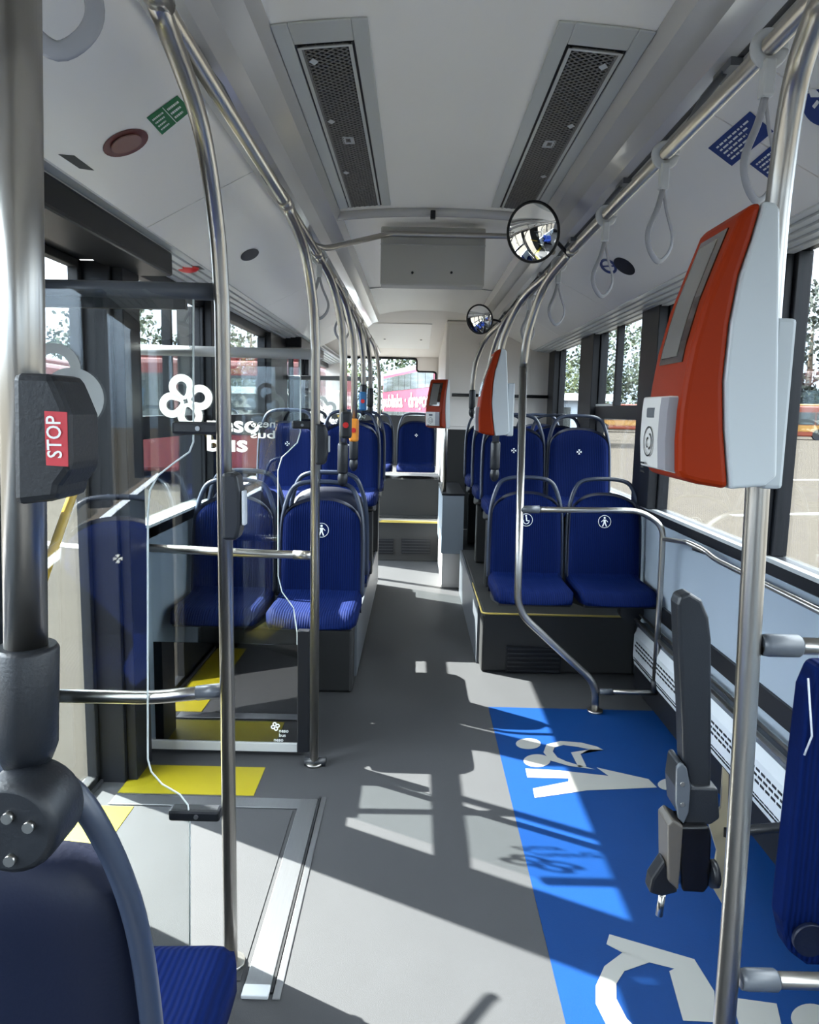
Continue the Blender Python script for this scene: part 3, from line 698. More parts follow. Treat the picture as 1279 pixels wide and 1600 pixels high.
# near right pole
Yp = 1.2
pnr = empty('grab_pole', (0.5, Yp, 0), 'steel pole on the right carrying the nearest orange ticket validator', 'pole')
pts = [at(1128, 1640, Yp), at(1134, 1560, Yp), at(1146, 1400, Yp), at(1162, 1150, Yp), at(1182, 780, Yp), at(1206, 420, Yp), at(1222, 260, Yp - 0.01), at(1245, 120, Yp - 0.06), at(1285, 0, Yp - 0.16)]
p0 = pts[0]
MB().tube([Vector((p0.x + 0.10, Yp, 0)), Vector((p0.x + 0.09, Yp, 0.12)), Vector((p0.x + 0.02, Yp, 0.30))] + smooth(pts, 5) + [Vector((RX + 0.03, 0.80, RZ - 0.01)), Vector((RX, 0.72, RZ))], 0.0185, 28).build('pole_tube', 'steel', pnr)
MB().cyl((p0.x + 0.10, Yp, 0), (p0.x + 0.10, Yp, 0.012), 0.04, 24).build('floor_flange', 'steel', pnr)
for (xa, ya, xb, yb, nm) in ((1182, 1008, 1300, 1012, 'upper'), (1150, 1530, 1310, 1534, 'lower')):
    t = empty('side_rail', at(xa, ya, Yp), '%s horizontal rail from the nearest right pole to the wall' % nm, 'rail')
    A_, B_ = at(xa + 6, ya, Yp), at(xb, yb, Yp); B_ = Vector((1.2, Yp, B_.z))
    MB().tube([A_, B_], 0.0145, 20).build('rail_tube', 'steel', t)
    MB().tube([A_, A_ + X0*0.012, A_ + X0*0.062, A_ + X0*0.066], [0.017, 0.019, 0.019, 0.016], 20).build('rail_sleeve', 'plastic_grey', t)

# ================================================================= GLASS SCREENS
def screen(Y, wallx, polex, label, toprail, lowrail, edge, gm, clampy):
    t = empty('glass_screen', (wallx, Y, 0), label, 'glass screen')
    g = MB()
    yw = (lambda x: (x - polex) * 0.115 - 0.0) if Y < 2 else (lambda x: 0)
    pts = edge
    g.prism([(x, Y + yw(x), z) for x, z in pts], (0, 0.008, 0)); g.build('glass_pane', gm, t)
    em = MB().tube([(x, Y + yw(x) + 0.004, z) for x, z in pts if x > wallx + 0.05], 0.0026, 6); em.build('glass_edge', 'edge_white', t)
    (tx0, tz0, tx1, tz1) = toprail
    MB().tube([(tx0, Y, tz0), (tx1, Y, tz1)], 0.021, 16).build('top_rail', 'plastic_grey' if Y < 2 else 'trim_grey', t)
    MB().tube(fillet([(a, Y, b) for a, b in lowrail], 0.05), 0.0175, 16).build('lower_rail', 'steel', t)
    a, b = lowrail[-1]; c, d = lowrail[-2]; dv = (Vector((c, Y, d)) - Vector((a, Y, b))).normalized()
    MB().tube([Vector((a, Y, b)), Vector((a, Y, b)) + dv * 0.08], 0.0195, 16).build('rail_sleeve', 'plastic_grey' if Y < 2 else 'steel', t)
    for (x0, x1, z) in clampy:
        MB().box((x0, Y - 0.016, z - 0.016), (x1, Y + 0.024, z + 0.016)).build('glass_clamp', 'plastic_dark', t, bevel=0.008)
        MB().cyl((x0 + (x1-x0)*0.55, Y - 0.020, z), (x0 + (x1-x0)*0.55, Y - 0.015, z), 0.006, 12).build('clamp_screw', 'alu', t)
    return t
def e1(Y, px): return [(at(x, y, Y).x, at(x, y, Y).z) for x, y in px]
Y1 = 1.84
edge1 = [(-1.20, 0.12), (-1.20, 1.76)] + e1(Y1, ((303, 452), (303, 690), (297, 706), (275, 722), (250, 742), (238, 765), (235, 800), (235, 1150), (235, 1180), (240, 1200), (256, 1220), (283, 1238), (295, 1255), (298, 1280), (298, 1500)))
r0 = at(345, 455, Y1)
G1 = screen(Y1, -1.20, -0.56, 'near glass screen with large frosted clover between door and pole', (-1.22, r0.z, r0.x, r0.z - 0.002), e1(Y1, ((20, 1086), (240, 1090), (355, 1078))), edge1, 'screen_glass', [(at(270, 669, Y1).x, at(346, 669, Y1).x, at(300, 669, Y1).z), (at(265, 1271, Y1).x, at(345, 1271, Y1).x, at(300, 1271, Y1).z)])
MB().box((-1.22, Y1 - 0.006, r0.z - 0.045), (at(290, 475, Y1).x, Y1 + 0.014, r0.z - 0.02)).build('glass_channel', 'black', G1)
cm = MB(); cc = at(86, 645, Y1); 
sz = 0.10
for (px, py, ro, ri) in ((100, 577, 45*0.75, 20), (126, 622, 41, 22), (40, 620, 41, 22), (70, 680, 41, 22)):
    q = at(px, py, Y1 - 0.002); kk = 2.02 / F; annulus(cm, (q.x, Y1 + (q.x + 0.56) * 0.115 - 0.003 - random.random()*0.0006, q.z), Vector((1, 0.115, 0)), Z0, ro * kk, ri * kk)
cm.build('clover_emblem', 'film_frost', G1)
Y2 = 3.05
edge2 = [(-1.22, 0.06), (-1.22, 1.74)] + e1(Y2, ((469, 553), (469, 675), (464, 692), (440, 715), (434, 735), (434, 900), (440, 925), (458, 950), (464, 990), (464, 1172)))
r0 = at(487, 552, Y2)
G2 = screen(Y2, -1.22, -0.5, 'far glass screen with white clover, lettering and dark foot', (-1.22, r0.z, r0.x, r0.z - 0.004), e1(Y2, ((212, 855), (380, 864), (488, 868))), edge2, 'panel_glass', [(at(456, 664, Y2).x, at(487, 664, Y2).x, at(470, 664, Y2).z)])
q0, q1 = at(465, 1180, Y2), at(484, 985, Y2)
MB().box((q0.x, Y2 - 0.015, 0.02), (q1.x, Y2 + 0.025, q1.z)).build('screen_post', 'black', G2, bevel=0.004)
MB().box((-1.22, Y2 - 0.015, 0.02), (q0.x, Y2 + 0.02, 0.06)).build('bottom_rail', 'trim_grey', G2, bevel=0.003)
MB().box((-1.19, Y2 - 0.006, 0.062), (q0.x + 0.002, Y2 - 0.002, 0.50)).build('lower_pane', 'dark_glass', G2)
cl = MB(); c = at(290, 627, Y2 - 0.003); clover(cl, (c.x, Y2 - 0.003, c.z), X0, Z0, 0.083, -Y0, 0.28); cl.build('clover_emblem', 'film_white', G2)
tx = MB()
a = at(322, 674, Y2); w = at(403, 674, Y2).x - a.x; text(tx, 'neso', 0.094, (a.x, Y2 - 0.003, a.z), X0, Z0, 0.0022, w)
a = at(322, 704, Y2); w = at(385, 704, Y2).x - a.x; text(tx, 'bus', 0.094, (a.x, Y2 - 0.003, a.z), X0, Z0, 0.0022, w)
tx.build('lettering', 'film_white', G2)
tx = MB()
a = at(431, 668, Y2); w = 0.10; text(tx, 'neso', 0.045, (a.x, Y2 - 0.003, a.z), -X0, Z0, 0.0005, w)
a = at(431, 685, Y2); text(tx, 'bus', 0.045, (a.x, Y2 - 0.003, a.z), -X0, Z0, 0.0005, w)
tx.build('painted_text_reflection', 'film_frost', G2)  # reflection of the lettering, painted on the pane as reversed grey text
cl = MB(); c = at(430, 1135, Y2 - 0.008); clover(cl, (c.x, Y2 - 0.008, c.z), X0, Z0, 0.015, -Y0, 0.28)
for i, (bd, xx, yy) in enumerate((('neso', 436, 1143), ('bus', 436, 1150), ('neso', 428, 1157), ('neso bus', 424, 1165))): c = at(xx, yy, Y2); text(cl, bd, 0.022, (c.x, Y2 - 0.008, c.z), X0, Z0, 0.0003)
cl.build('small_emblem', 'decal_white', G2)
Y3 = 6.35
g3 = empty('glass_screen', (-0.8, Y3, 0.0), 'farthest glass screen with white clover before the rear door', 'glass screen')
MB().box((-1.2, Y3, 0.35), (-0.52, Y3 + 0.006, 1.74)).build('glass_pane', 'panel_glass', g3)
MB().tube([(-1.2, Y3, 1.76), (-0.45, Y3, 1.76)], 0.02, 10).build('top_rail', 'trim_grey', g3)
cl = MB(); c = at(505, 640, Y3); clover(cl, (c.x, Y3 - 0.004, c.z), X0, Z0, 0.085, -Y0, 0.28); a = at(507, 662, Y3); text(cl, 'neso', 0.09, (a.x, Y3 - 0.004, a.z), X0, Z0, 0.002); cl.build('clover_emblem', 'film_white', g3)
# yellow door bar
yb = MB().tube(fillet([atx(137, 672, -1.16), atx(143, 688, -1.14), atx(60, 925, -1.06)], 0.03), 0.013, 12)
tag(yb.build('door_bar', 'yellow_bar'), 'slanted yellow grab bar on the door behind the near screen', 'grab bar')

# ================================================================= SEATS
def back_y(z):            # face of the backrest at height z
    return 0.02 + max(0, z - 0.55) * 0.13
def pad(w0, w1, z0, z1, d0, d1, nu=16, nv=16, front=True, arch=0.05, wrap=0.03):
    """closed pad: front grid and back grid"""
    def half(v): return (w0 + (w1 - w0) * v ** 2.2) if v < 0.8 else (w0 + (w1 - w0) * v ** 2.2) - 0.045 * ((v - 0.8) / 0.2) ** 2.5
    vs = []; 
    for side in (0, 1):
        for j in range(nv + 1):
            v = j / nv
            for i in range(nu + 1):
                u = -1 + 2 * i / nu; x = half(v) * u
                z = z0 + (z1 - z0) * v - arch * abs(u) ** 2.5 * v ** 3
                e = max(abs(u), 0) ** 6; rim = min(1, (1 - abs(u)) * 6) * min(1, (1 - v) * 8 + 0.0) ; rim = math.sqrt(max(0, rim))
                y = back_y(z) - (d0 * rim if side == 0 else -d1 * rim) - wrap * abs(u) ** 3
                vs.append((x, y, z))
    N_ = (nu + 1) * (nv + 1); fs = []
    for j in range(nv):
        for i in range(nu):
            a = j * (nu + 1) + i; fs += [(a, a + 1, a + nu + 2, a + nu + 1), (N_ + a, N_ + a + nu + 1, N_ + a + nu + 2, N_ + a + 1)]
    for j in range(nv):
        a = j * (nu + 1); b = a + nu; fs += [(a, a + nu + 1, N_ + a + nu + 1, N_ + a), (b, N_ + b, N_ + b + nu + 1, b + nu + 1)]
    for i in range(nu):
        a = i; b = nv * (nu + 1) + i; fs += [(a, N_ + a, N_ + a + 1, a + 1), (b, b + 1, N_ + b + 1, N_ + b)]
    return MB().add(vs, fs, True)
def cushion():
    mb = MB(); nu, nv = 18, 14; vs = []
    for side in (0, 1):
        for j in range(nv + 1):
            v = j / nv
            for i in range(nu + 1):
                u = -1 + 2 * i / nu; hw = 0.205 - 0.02 * max(0, v - 0.85) / 0.15
                y = 0.03 - 0.44 * v + 0.02 * abs(u) ** 4 * v; 
                z = 0.590 + 0.02 * abs(u) ** 3 - 0.055 * max(0, (v - 0.82) / 0.18) ** 2 + 0.04 * max(0, (0.25 - v) / 0.25) ** 2
                e = math.sqrt(max(0, min(1, (1 - abs(u)) * 7)))
                if side: z = 0.53 + 0.0 * v
                else: z = 0.555 + (z - 0.555) * (0.45 + 0.55 * e)
                vs.append((hw * u, y, z))
    N_ = (nu + 1) * (nv + 1); fs = []
    for j in range(nv):
        for i in range(nu):
            a = j * (nu + 1) + i; fs += [(a, a + nu + 1, a + nu + 2, a + 1), (N_ + a, N_ + a + 1, N_ + a + nu + 2, N_ + a + nu + 1)]
    for j in range(nv):
        a = j * (nu + 1); b = a + nu; fs += [(a, N_ + a, N_ + a + nu + 1, a + nu + 1), (b, b + nu + 1, N_ + b + nu + 1, N_ + b)]
    for i in range(nu):
        a = i; b = nv * (nu + 1) + i; fs += [(a, a + 1, N_ + a + 1, N_ + a), (b, N_ + b, N_ + b + 1, b + 1)]
    return mb.add(vs, fs, True)
def pictogram(kind):
    mb = MB(); c = Vector((0.0, back_y(0.90) - 0.030, 0.905)); u = X0; v = Vector((0, 0.13, 1)).normalized()
    def P(x, y): return c + u * x + v * y + Vector((0, -0.0, 0))
    if kind == 'walk':
        annulus(mb, c, u, v, 0.036, 0.0335); mb.add([P(math.cos(2*PI*i/12)*0.006, 0.021 + math.sin(2*PI*i/12)*0.006) for i in range(12)], [tuple(range(12))])
        mb.quad(P(-.007,.012), P(.007,.012), P(.006,-.008), P(-.006,-.008)); mb.quad(P(-.006,-.006), P(0,-.008), P(-.008,-.028), P(-.014,-.026)); mb.quad(P(0,-.008), P(.006,-.006), P(.014,-.026), P(.008,-.028))
        mb.quad(P(-.007,.012), P(-.007,.007), P(-.018,-.004), P(-.019,.0)); mb.quad(P(.007,.012), P(.019,.0), P(.018,-.004), P(.007,.007))
    elif kind == 'chair':
        annulus(mb, c, u, v, 0.036, 0.0335); annulus(mb, P(0, -0.006), u, v, 0.018, 0.014, PI*0.9, PI*2.1, 20); mb.quad(P(-.004,.016), P(.003,.016), P(.006,-.004), P(-.002,-.004)); mb.quad(P(0,-.002), P(0,-.007), P(.016,-.007), P(.016,-.002))
        mb.add([P(-.002 + math.cos(2*PI*i/12)*0.005, 0.023 + math.sin(2*PI*i/12)*0.005) for i in range(12)], [tuple(range(12))])
    else:
        for k in range(4):
            g = PI/4 + PI/2*k if kind == 'x' else PI/2*k; d = Vector((math.cos(g), math.sin(g))); e = Vector((-d.y, d.x))
            mb.quad(*[P(*(d * a + e * b_)) for a, b_ in ((0.002, 0), (0.016, -0.007), (0.016, 0.007))])
    return mb
def make_seat(kind):
    t = empty('bus_seat', (0, 0, 0))
    cushion().build('seat_cushion', 'fabric', t, local=True)
    pad(0.198, 0.188, 0.56, 1.048, 0.028, 0.012, arch=0.038).build('backrest', 'fabric', t, local=True)
    sh = pad(0.205, 0.195, 0.50, 1.064, -0.006, 0.032, arch=0.036, wrap=0.034); sh.build('seat_shell', 'shell_navy', t, local=True)
    ys = lambda z: back_y(z) - 0.012
    yh = lambda z: back_y(z) - 0.004
    half_ = [(0.204, 0.58), (0.206, 0.72), (0.204, 0.88), (0.196, 0.97), (0.178, 1.045), (0.150, 1.105), (0.11, 1.130), (0.055, 1.139)]
    hp_ = smooth([(-x, yh(z), z) for x, z in half_] + [(0, yh(1.14), 1.140)] + [(x, yh(z), z) for x, z in half_[::-1]], 4)
    MB().tube(hp_, 0.0135, 10, ry=0.012).build('top_handle', 'handle_grey', t, local=True)
    if kind != 'flat': MB().prism([(-0.19, 0.02, 0.53), (-0.19, -0.38, 0.53), (-0.19, -0.36, 0.51), (-0.19, -0.02, 0.45), (-0.19, 0.04, 0.45)], (0.38, 0, 0)).build('seat_pan', 'podium', t, local=True, bevel=0.01)
    if kind == 'plus': MB().box((-0.17, -0.05, 0.0), (0.17, 0.03, 0.449)).build('seat_pedestal', 'podium', t, local=True, bevel=0.01)
    if kind: pictogram(kind).build('pictogram', 'decal_white', t, local=True)
    return t
protos = {}
def place_seat(kind, x, y, z, label, group, rz=0.0):
    if kind not in protos:
        protos[kind] = o = make_seat(kind); index_kids()
    else: o = copy_tree(protos[kind])
    o.location = (x, y, z); o.rotation_euler = (0, 0, rz); tag(o, label, 'seat', group); return o
ZP = 0.35
place_seat('walk', -0.545, 3.58, 0, 'blue seat by the aisle in the first left row behind the screen', 'front left seats')
place_seat('walk', -0.985, 3.60, 0, 'blue seat at the window in the first left row behind the screen', 'front left seats')
place_seat('x', -0.545, 3.98, 0.03, 'blue seat turned rearward by the aisle, back to back with the first left row', 'rear-facing left seats', PI)
place_seat('x', -0.985, 3.98, 0.03, 'blue seat turned rearward at the window, back to back with the first left row', 'rear-facing left seats', PI)
place_seat('chair', 0.545, 4.09, 0, 'blue seat by the aisle in the first right row', 'front right seats')
place_seat('walk', 0.985, 4.09, 0, 'blue seat at the window in the first right row', 'front right seats')
for i, y in enumerate((5.15, 6.0)):
    nm = ('second', 'third')[i]
    place_seat('plus', -0.545, y, ZP, 'blue aisle seat in the %s left row on the raised floor' % nm, 'raised left seats')
    place_seat('plus', -0.985, y, ZP, 'blue window seat in the %s left row on the raised floor' % nm, 'raised left seats')
for i, y in enumerate((4.85, 5.65, 6.5)):
    nm = ('second', 'third', 'fourth')[i]
    place_seat('plus', 0.56, y, ZP, 'blue aisle seat in the %s right row on the raised floor' % nm, 'raised right seats')
    place_seat('plus', 0.99, y, ZP, 'blue window seat in the %s right row on the raised floor' % nm, 'raised right seats')
for i, (x, w) in enumerate(((-0.985, 'leftmost'), (-0.54, 'middle'), (-0.08, 'rightmost'))):
    place_seat('flat', x, 8.15, ZP - 0.02, '%s blue seat of the last row beneath the rear window' % w, 'last row seats')
# seat beside the viewer, turned to the rear, pole clamped to it
place_seat('plus', -0.57, 0.775, 0.01, 'dark seat seen from behind at the lower left, nearest the viewer', 'front seats', PI)
place_seat('plus', -1.0, 0.77, -0.0, 'blue seat at the window beside the nearest one, seen mirrored in the near glass screen', 'front seats', PI)

# ---- podiums
def podium(name, label, a, b, edge_z=True):
    t = empty(name, ((a[0]+b[0])/2, a[1], 0), label, 'podium')
    MB().box(a, b).build('podium_box', 'podium', t, bevel=0.015)
    return t
p1 = podium('seat_podium', 'dark raised podium under the left seats', (-1.21, 3.78, 0.0), (-0.40, 6.30, ZP))
p2 = podium('seat_podium', 'dark raised podium with vent grille under the right seats', (0.32, 4.15, 0.0), (1.21, 6.15, ZP))
p4 = podium('seat_podium', 'dark raised podium under the fourth right row before the tower', (0.34, 6.16, 0.0), (1.21, 7.22, ZP))
MB().tube(fillet([(0.318, 4.9, ZP + 0.002), (0.318, 4.145, ZP + 0.002), (1.2, 4.145, ZP + 0.002)], 0.04), 0.006, 8).build('yellow_edge', 'yellow_edge', p2)
g = MB(); qa, qb = at(791, 1010, 4.14), at(875, 1052, 4.14)
g.box((qa.x, 4.138, qb.z), (qb.x, 4.149, qa.z)); g.build('grille_recess', 'black', p2)
g = MB()
for i in range(6):
    z = qb.z + (qa.z - qb.z) * (i + 0.5) / 6; g.box((qa.x + 0.01, 4.130, z - 0.004), (qb.x - 0.01, 4.137, z + 0.004))
g.build('grille_slats', 'plastic_dark', p2)
MB().box((0.305, 4.3, 0), (0.318, 6.1, 0.355)).build('podium_cladding', 'plastic_grey', p2)
MB().box((-0.398, 3.9, 0.05), (-0.385, 6.2, 0.355)).build('podium_cladding', 'plastic_grey', p1)
# rear steps
rs = empty('rear_podium', (-0.4, 7.3, 0), 'stepped dark podium with vent grilles below the last seats', 'podium')
MB().box((-1.21, 7.32, 0), (0.18, 7.62, 0.40)).box((-1.21, 7.62, 0), (0.18, YR - 0.01, 0.41)).build('step_box', 'podium', rs, bevel=0.004)
MB().box((-1.21, 7.72, 0.40), (0.18, 8.5, 0.79)).build('seat_box', 'podium', rs, bevel=0.004)
MB().box((-1.2, 7.305, 0.39), (0.17, 7.33, 0.41)).build('step_edge', 'yellow_edge', rs)
for (xa, xb) in ((590, 614), (627, 672)):
    qa, qb = at(xa, 842, 7.31), at(xb, 866, 7.31); g = MB().box((qa.x, 7.31, qb.z), (qb.x, 7.325, qa.z)); o = g.build('grille_recess', 'black', rs)
    g = MB()
    for i in range(5): z = qb.z + (qa.z - qb.z) * (i + .5) / 5; g.box((qa.x + .005, 7.303, z - .004), (qb.x - .005, 7.309, z + .004))
    g.build('grille_slats', 'plastic_dark', o)
# cabinet beside the aisle at the rear right
cb = empty('aisle_cabinet', (0.25, 6.2, 0), 'grey-blue waist-high cabinet at the aisle carrying the farthest validator pole', 'cabinet')
MB().box((0.16, 6.22, 0), (0.335, 7.22, 0.30)).build('cabinet_base', 'tower_white', cb, bevel=0.004)
MB().box((0.15, 6.2, 0.30), (0.335, 7.22, 0.80)).build('cabinet_body', 'wall_grey', cb, bevel=0.004)
MB().box((0.145, 6.195, 0.80), (0.34, 7.22, 0.815)).build('cabinet_top', 'black', cb)
# engine tower
tw = empty('engine_tower', (0.7, 7.25, 0), 'tall off-white engine tower cabinet at the rear right', 'cabinet')
MB().box((0.185, 7.26, 0.0), (1.215, YR - 0.01, 2.36)).build('tower_body', 'tower_white', tw, bevel=0.01)
MB().box((0.20, 7.25, 0.35), (1.21, 7.262, 1.33)).build('tower_lower_panel', 'podium', tw)
MB().tube([(0.25, 7.17, 1.66), (1.21, 7.17, 1.66)], 0.016, 10).build('tower_rail', 'black', tw)
MB().box((0.215, 7.252, 1.36), (1.0, 7.262, 2.33)).build('tower_door', 'tower_white', tw, bevel=0.003)

# ================================================================= VALIDATORS
VL = Vector((0.470, 1.165, 1.375)); VH = 0.080
def vprof(px): return [(p.x - VL.x, p.z - VL.z) for p in (at(x, y, VL.y - VH) for x, y in px)]
def make_validator():
    t = empty('ticket_validator', (0, 0, 0))
    # side profile (X, Z): front towards -X, width along Y
    fr = vprof([(1139, 765), (1090, 757), (1066, 750), (1060, 737), (1060, 689), (1064, 640), (1071, 596), (1082, 541), (1104, 467), (1134, 392), (1158, 334), (1172, 318), (1193, 313)])
    bk = vprof([(1193, 313), (1175, 374), (1156, 429), (1141, 504), (1131, 596), (1132, 671), (1139, 765)])
    hw = VH
    MB().prism([(x, -hw, z) for x, z in fr + bk[1:-1]], (0, 2*hw, 0)).build('validator_front', 'orange', t, local=True, bevel=0.010, seg=3)
    wb = [(x + 0.001, z) for x, z in bk] + vprof([(1195, 760), (1214, 745), (1219, 400), (1219, 325), (1212, 316)])
    MB().prism([(x, -hw - 0.0005, z) for x, z in wb], (0, 2*hw + 0.001, 0)).build('validator_body', 'white_plastic', t, local=True, bevel=0.006, seg=3)
    mx_ = max(x for x, z in wb); MB().box((mx_ - 0.012, -0.06, 0.02), (mx_ + 0.020, 0.06, 0.27)).build('pole_bracket', 'white_plastic', t, local=True, bevel=0.006)
    # screen on the slanted upper face
    def face(z0, z1, y0, y1, th, push=0.0):
        def fx(z):
            for (xa, za), (xb, zb) in zip(fr[2:], fr[3:]):
                if za <= z <= zb: return xa + (xb - xa) * (z - za) / (zb - za)
            return fr[-1][0]
        zs = [z0 + (z1 - z0) * i / 6 for i in range(7)]; vs = []
        for z in zs:
            x = fx(z) - push; vs += [(x - th, y0, z), (x - th, y1, z), (x + 0.008, y0, z), (x + 0.008, y1, z)]
        fs = []
        for i in range(6):
            a = 4*i; b = a + 4; fs += [(a, b, b+1, a+1), (a+2, a+3, b+3, b+2), (a, a+2, b+2, b), (a+1, b+1, b+3, a+3)]
        fs += [(0, 1, 3, 2), (24, 26, 27, 25)]
        return MB().add(vs, fs)
    zt = fr[-3][1]
    face(0.205, zt - 0.012, -0.052, 0.050, 0.0022).build('display_bezel', 'screen', t, local=True)
    face(0.215, zt - 0.022, -0.026, 0.044, 0.0030).build('display_screen', 'screen_grey', t, local=True)
    rd = face(0.022, 0.155, -0.060, 0.066, 0.013); rd.build('reader_panel', 'reader_white', t, local=True, bevel=0.006)
    face(0.024, 0.153, -0.062, -0.026, 0.0138).build('reader_side', 'reader_grey', t, local=True)
    cx = fr[4][0] - 0.0140
    y_ = 0.018
    annulus_ = MB(); annulus(annulus_, (cx, y_, 0.085), Y0, Z0, 0.024, 0.0215); annulus(annulus_, (cx, y_ - 0.003, 0.085), Y0, Z0, 0.013, 0.010, PI*0.5, PI*1.5, 16); annulus(annulus_, (cx, y_ + 0.002, 0.083), Y0, Z0, 0.009, 0.006, -PI*0.5, PI*0.5, 16)
    annulus_.build('reader_symbol', 'rubber', t, local=True)
    lb_ = MB()
    for dz in (0.034, 0.041, 0.048): lb_.quad((cx, 0.030, dz), (cx, 0.050, dz), (cx, 0.050, dz + 0.003), (cx, 0.030, dz + 0.003))
    lb_.build('reader_print', 'rubber', t, local=True)
    MB().box((cx + 0.012, 0.0, 0.122), (cx + 0.0, 0.036, 0.138)).build('reader_slot', 'plastic_grey', t, local=True, bevel=0.002)
    return t
v1 = make_validator(); index_kids(); v1.location = VL; v1.rotation_euler = (0, 0, 0.0)
tag(v1, 'nearest and largest orange and white ticket validator on the right pole', 'ticket validator', 'ticket validators')
v2 = copy_tree(v1); v2.location = (xR - 0.035, 3.60, 1.37); tag(v2, 'orange ticket validator on the dog-leg pole before the right seats', 'ticket validator', 'ticket validators')
xv = at(694, 640, 6.3).x
v3 = copy_tree(v1); v3.location = (xv - 0.0, 6.32, 1.34); v3.rotation_euler = (0, 0, 1.0); tag(v3, 'smallest, farthest orange ticket validator by the aisle cabinet', 'ticket validator', 'ticket validators')
vp = empty('validator_post', (xv + 0.02, 6.34, 0.815), 'short steel post on the aisle cabinet under the farthest validator', 'post')
MB().tube([(xv + 0.02, 6.36, 0.815), (xv + 0.02, 6.36, 1.7)], 0.017, 12).build('post_tube', 'steel', vp)

# ================================================================= MIRRORS, STRAPS
def mirror(px, py, r, Y, label, tilt, tie):
    c = at(px, py, Y); t = empty('round_mirror', c, label, 'mirror')
    n = Vector(tilt).normalized(); a = n.cross(Z0).normalized(); b = a.cross(n); vs = [c + n * 0.03]; fs = []; nr, ns = 6, 40
    for j in range(1, nr + 1):
        for i in range(ns): g = 2*PI*i/ns; q = j / nr; vs.append(c + (a * math.cos(g) + b * math.sin(g)) * r * q + n * (0.03 * (1 - q*q)))
    for i in range(ns): fs.append((0, 1 + i, 1 + (i+1) % ns))
    for j in range(nr - 1):
        for i in range(ns): A0 = 1 + j*ns; B0 = A0 + ns; i2 = (i+1) % ns; fs.append((A0+i, B0+i, B0+i2, A0+i2))
    MB().add(vs, fs, True).build('mirror_glass', 'mirror', t)
    MB().tube([c + (a * math.cos(2*PI*i/48) + b * math.sin(2*PI*i/48)) * r for i in range(49)], 0.006, 8, cap=False).build('mirror_rim', 'black', t)
    MB().tube([c - n * 0.03, c - n * 0.001], [r * 0.7, r], 32).build('mirror_back', 'black', t)
    MB().tube(smooth([c - n * 0.03, c - n * 0.05 + X0 * 0.03, Vector(tie)], 5), 0.008, 10).build('mirror_arm', 'black', t)
mirror(832, 363, 0.112, 3.05, 'larger round convex mirror hanging from the right handrail', (-1.05, -1.38, -0.45), (RX, 3.1, RZ - 0.02))
mirror(749, 499, 0.098, 5.3, 'smaller round convex mirror farther back on the right', (-0.8, -1.3, -0.4), (RX, 5.35, RZ - 0.02))
def strap(s, y, label, h=0.30, w=0.055, rot=0.0, tw=0.5, flat=0.007):
    t = empty('hanging_strap', (s*RX, y, RZ), label, 'strap', 'hanging grab straps'); c = Vector((s*RX, y, RZ))
    MB().tube([c + Vector((math.cos(2*PI*i/24) * 0.0215, 0, math.sin(2*PI*i/24) * 0.0215 - 0.003)) for i in range(25)], 0.005, 8, ry=0.014).build('strap_collar', 'plastic_light', t)
    MB().box(c + Vector((-0.011, -0.013, -0.085)), c + Vector((0.011, 0.013, -0.022))).build('strap_buckle', 'plastic_light', t, bevel=0.004)
    d = Vector((math.cos(rot), math.sin(rot), 0)); z0 = -0.08
    lp_ = [c + Z0 * z0, c + d * (-w*0.35) + Z0 * (z0 - h*0.28), c - d * w + Z0 * (z0 - h*0.62), c - d * w*0.8 + Z0 * (z0 - h*0.85), c + Z0 * (z0 - h), c + d * w*0.8 + Z0 * (z0 - h*0.85), c + d * w + Z0 * (z0 - h*0.62), c + d * (w*0.35) + Z0 * (z0 - h*0.28), c + Z0 * z0]
    MB().tube(smooth(lp_, 5), 0.0028, 8, ry=flat).build('strap_loop', 'strap', t)
for y, w in ((1.41, 'nearest'), (1.96, 'second nearest'), (2.54, 'third nearest'), (3.35, 'fourth nearest'), (4.2, 'fifth nearest')):
    strap(1, y, '%s grey loop strap on the right handrail' % w, 0.18, 0.042, 0.5)
for y, w in ((3.3, 'near'), (4.3, 'farther')): strap(-1, y, '%s grey loop strap of the two on the left handrail beyond the far screen' % w, 0.18, 0.042, 0.5)
strap(-1, 0.93, 'large-looking grey strap loop at the top left corner', 0.16, 0.042, 0.25, flat=0.011)

# ================================================================= RIGHT WALL FITTINGS
ht = empty('wall_heater', (1.15, 0.9, 0.0), 'long silver floor heater with slotted cover along the right wall', 'heater')
y0, y1 = 0.2, 3.98
MB().prism([(1.215, y0, 0.13), (1.155, y0, 0.13), (1.145, y0, 0.18), (1.145, y0, 0.30), (1.165, y0, 0.345), (1.215, y0, 0.345)], (0, y1 - y0, 0)).build('heater_cover', 'plastic_light', ht, bevel=0.004)
sl = MB()
for r_, z in enumerate((0.265, 0.243, 0.221)):
    y = y0 + 0.02 + (r_ % 2) * 0.02
    while y < y1 - 0.05: sl.box((1.143, y, z), (1.1455, y + 0.028, z + 0.009)); y += 0.04
for r_, z in enumerate((0.172, 0.158)):
    y = y0 + 0.02
    while y < y1 - 0.05: sl.box((1.1445, y, z), (1.1505, y + 0.03, z + 0.005)); y += 0.036
sl.build('cover_slots', 'black', ht)
MB().tube([(1.150, y0, 0.385), (1.150, y1, 0.385)], 0.010, 12).build('guard_rail', 'steel', ht)
MB().tube([(1.172, y0, 0.41), (1.172, y1, 0.41)], 0.007, 12).build('guard_rail', 'steel', ht)
MB().box((1.16, y0, 0.345), (1.21, y1, 0.365)).build('pipe_cover', 'plastic_grey', ht)
MB().box((1.16, y0, 0.0), (1.205, y1, 0.13)).build('heater_foot', 'black', ht)
tag(MB().box((1.205, YB + .02, 0.44), (1.219, 3.74, 0.52)).build('trim_90', 'black'), kind='structure')
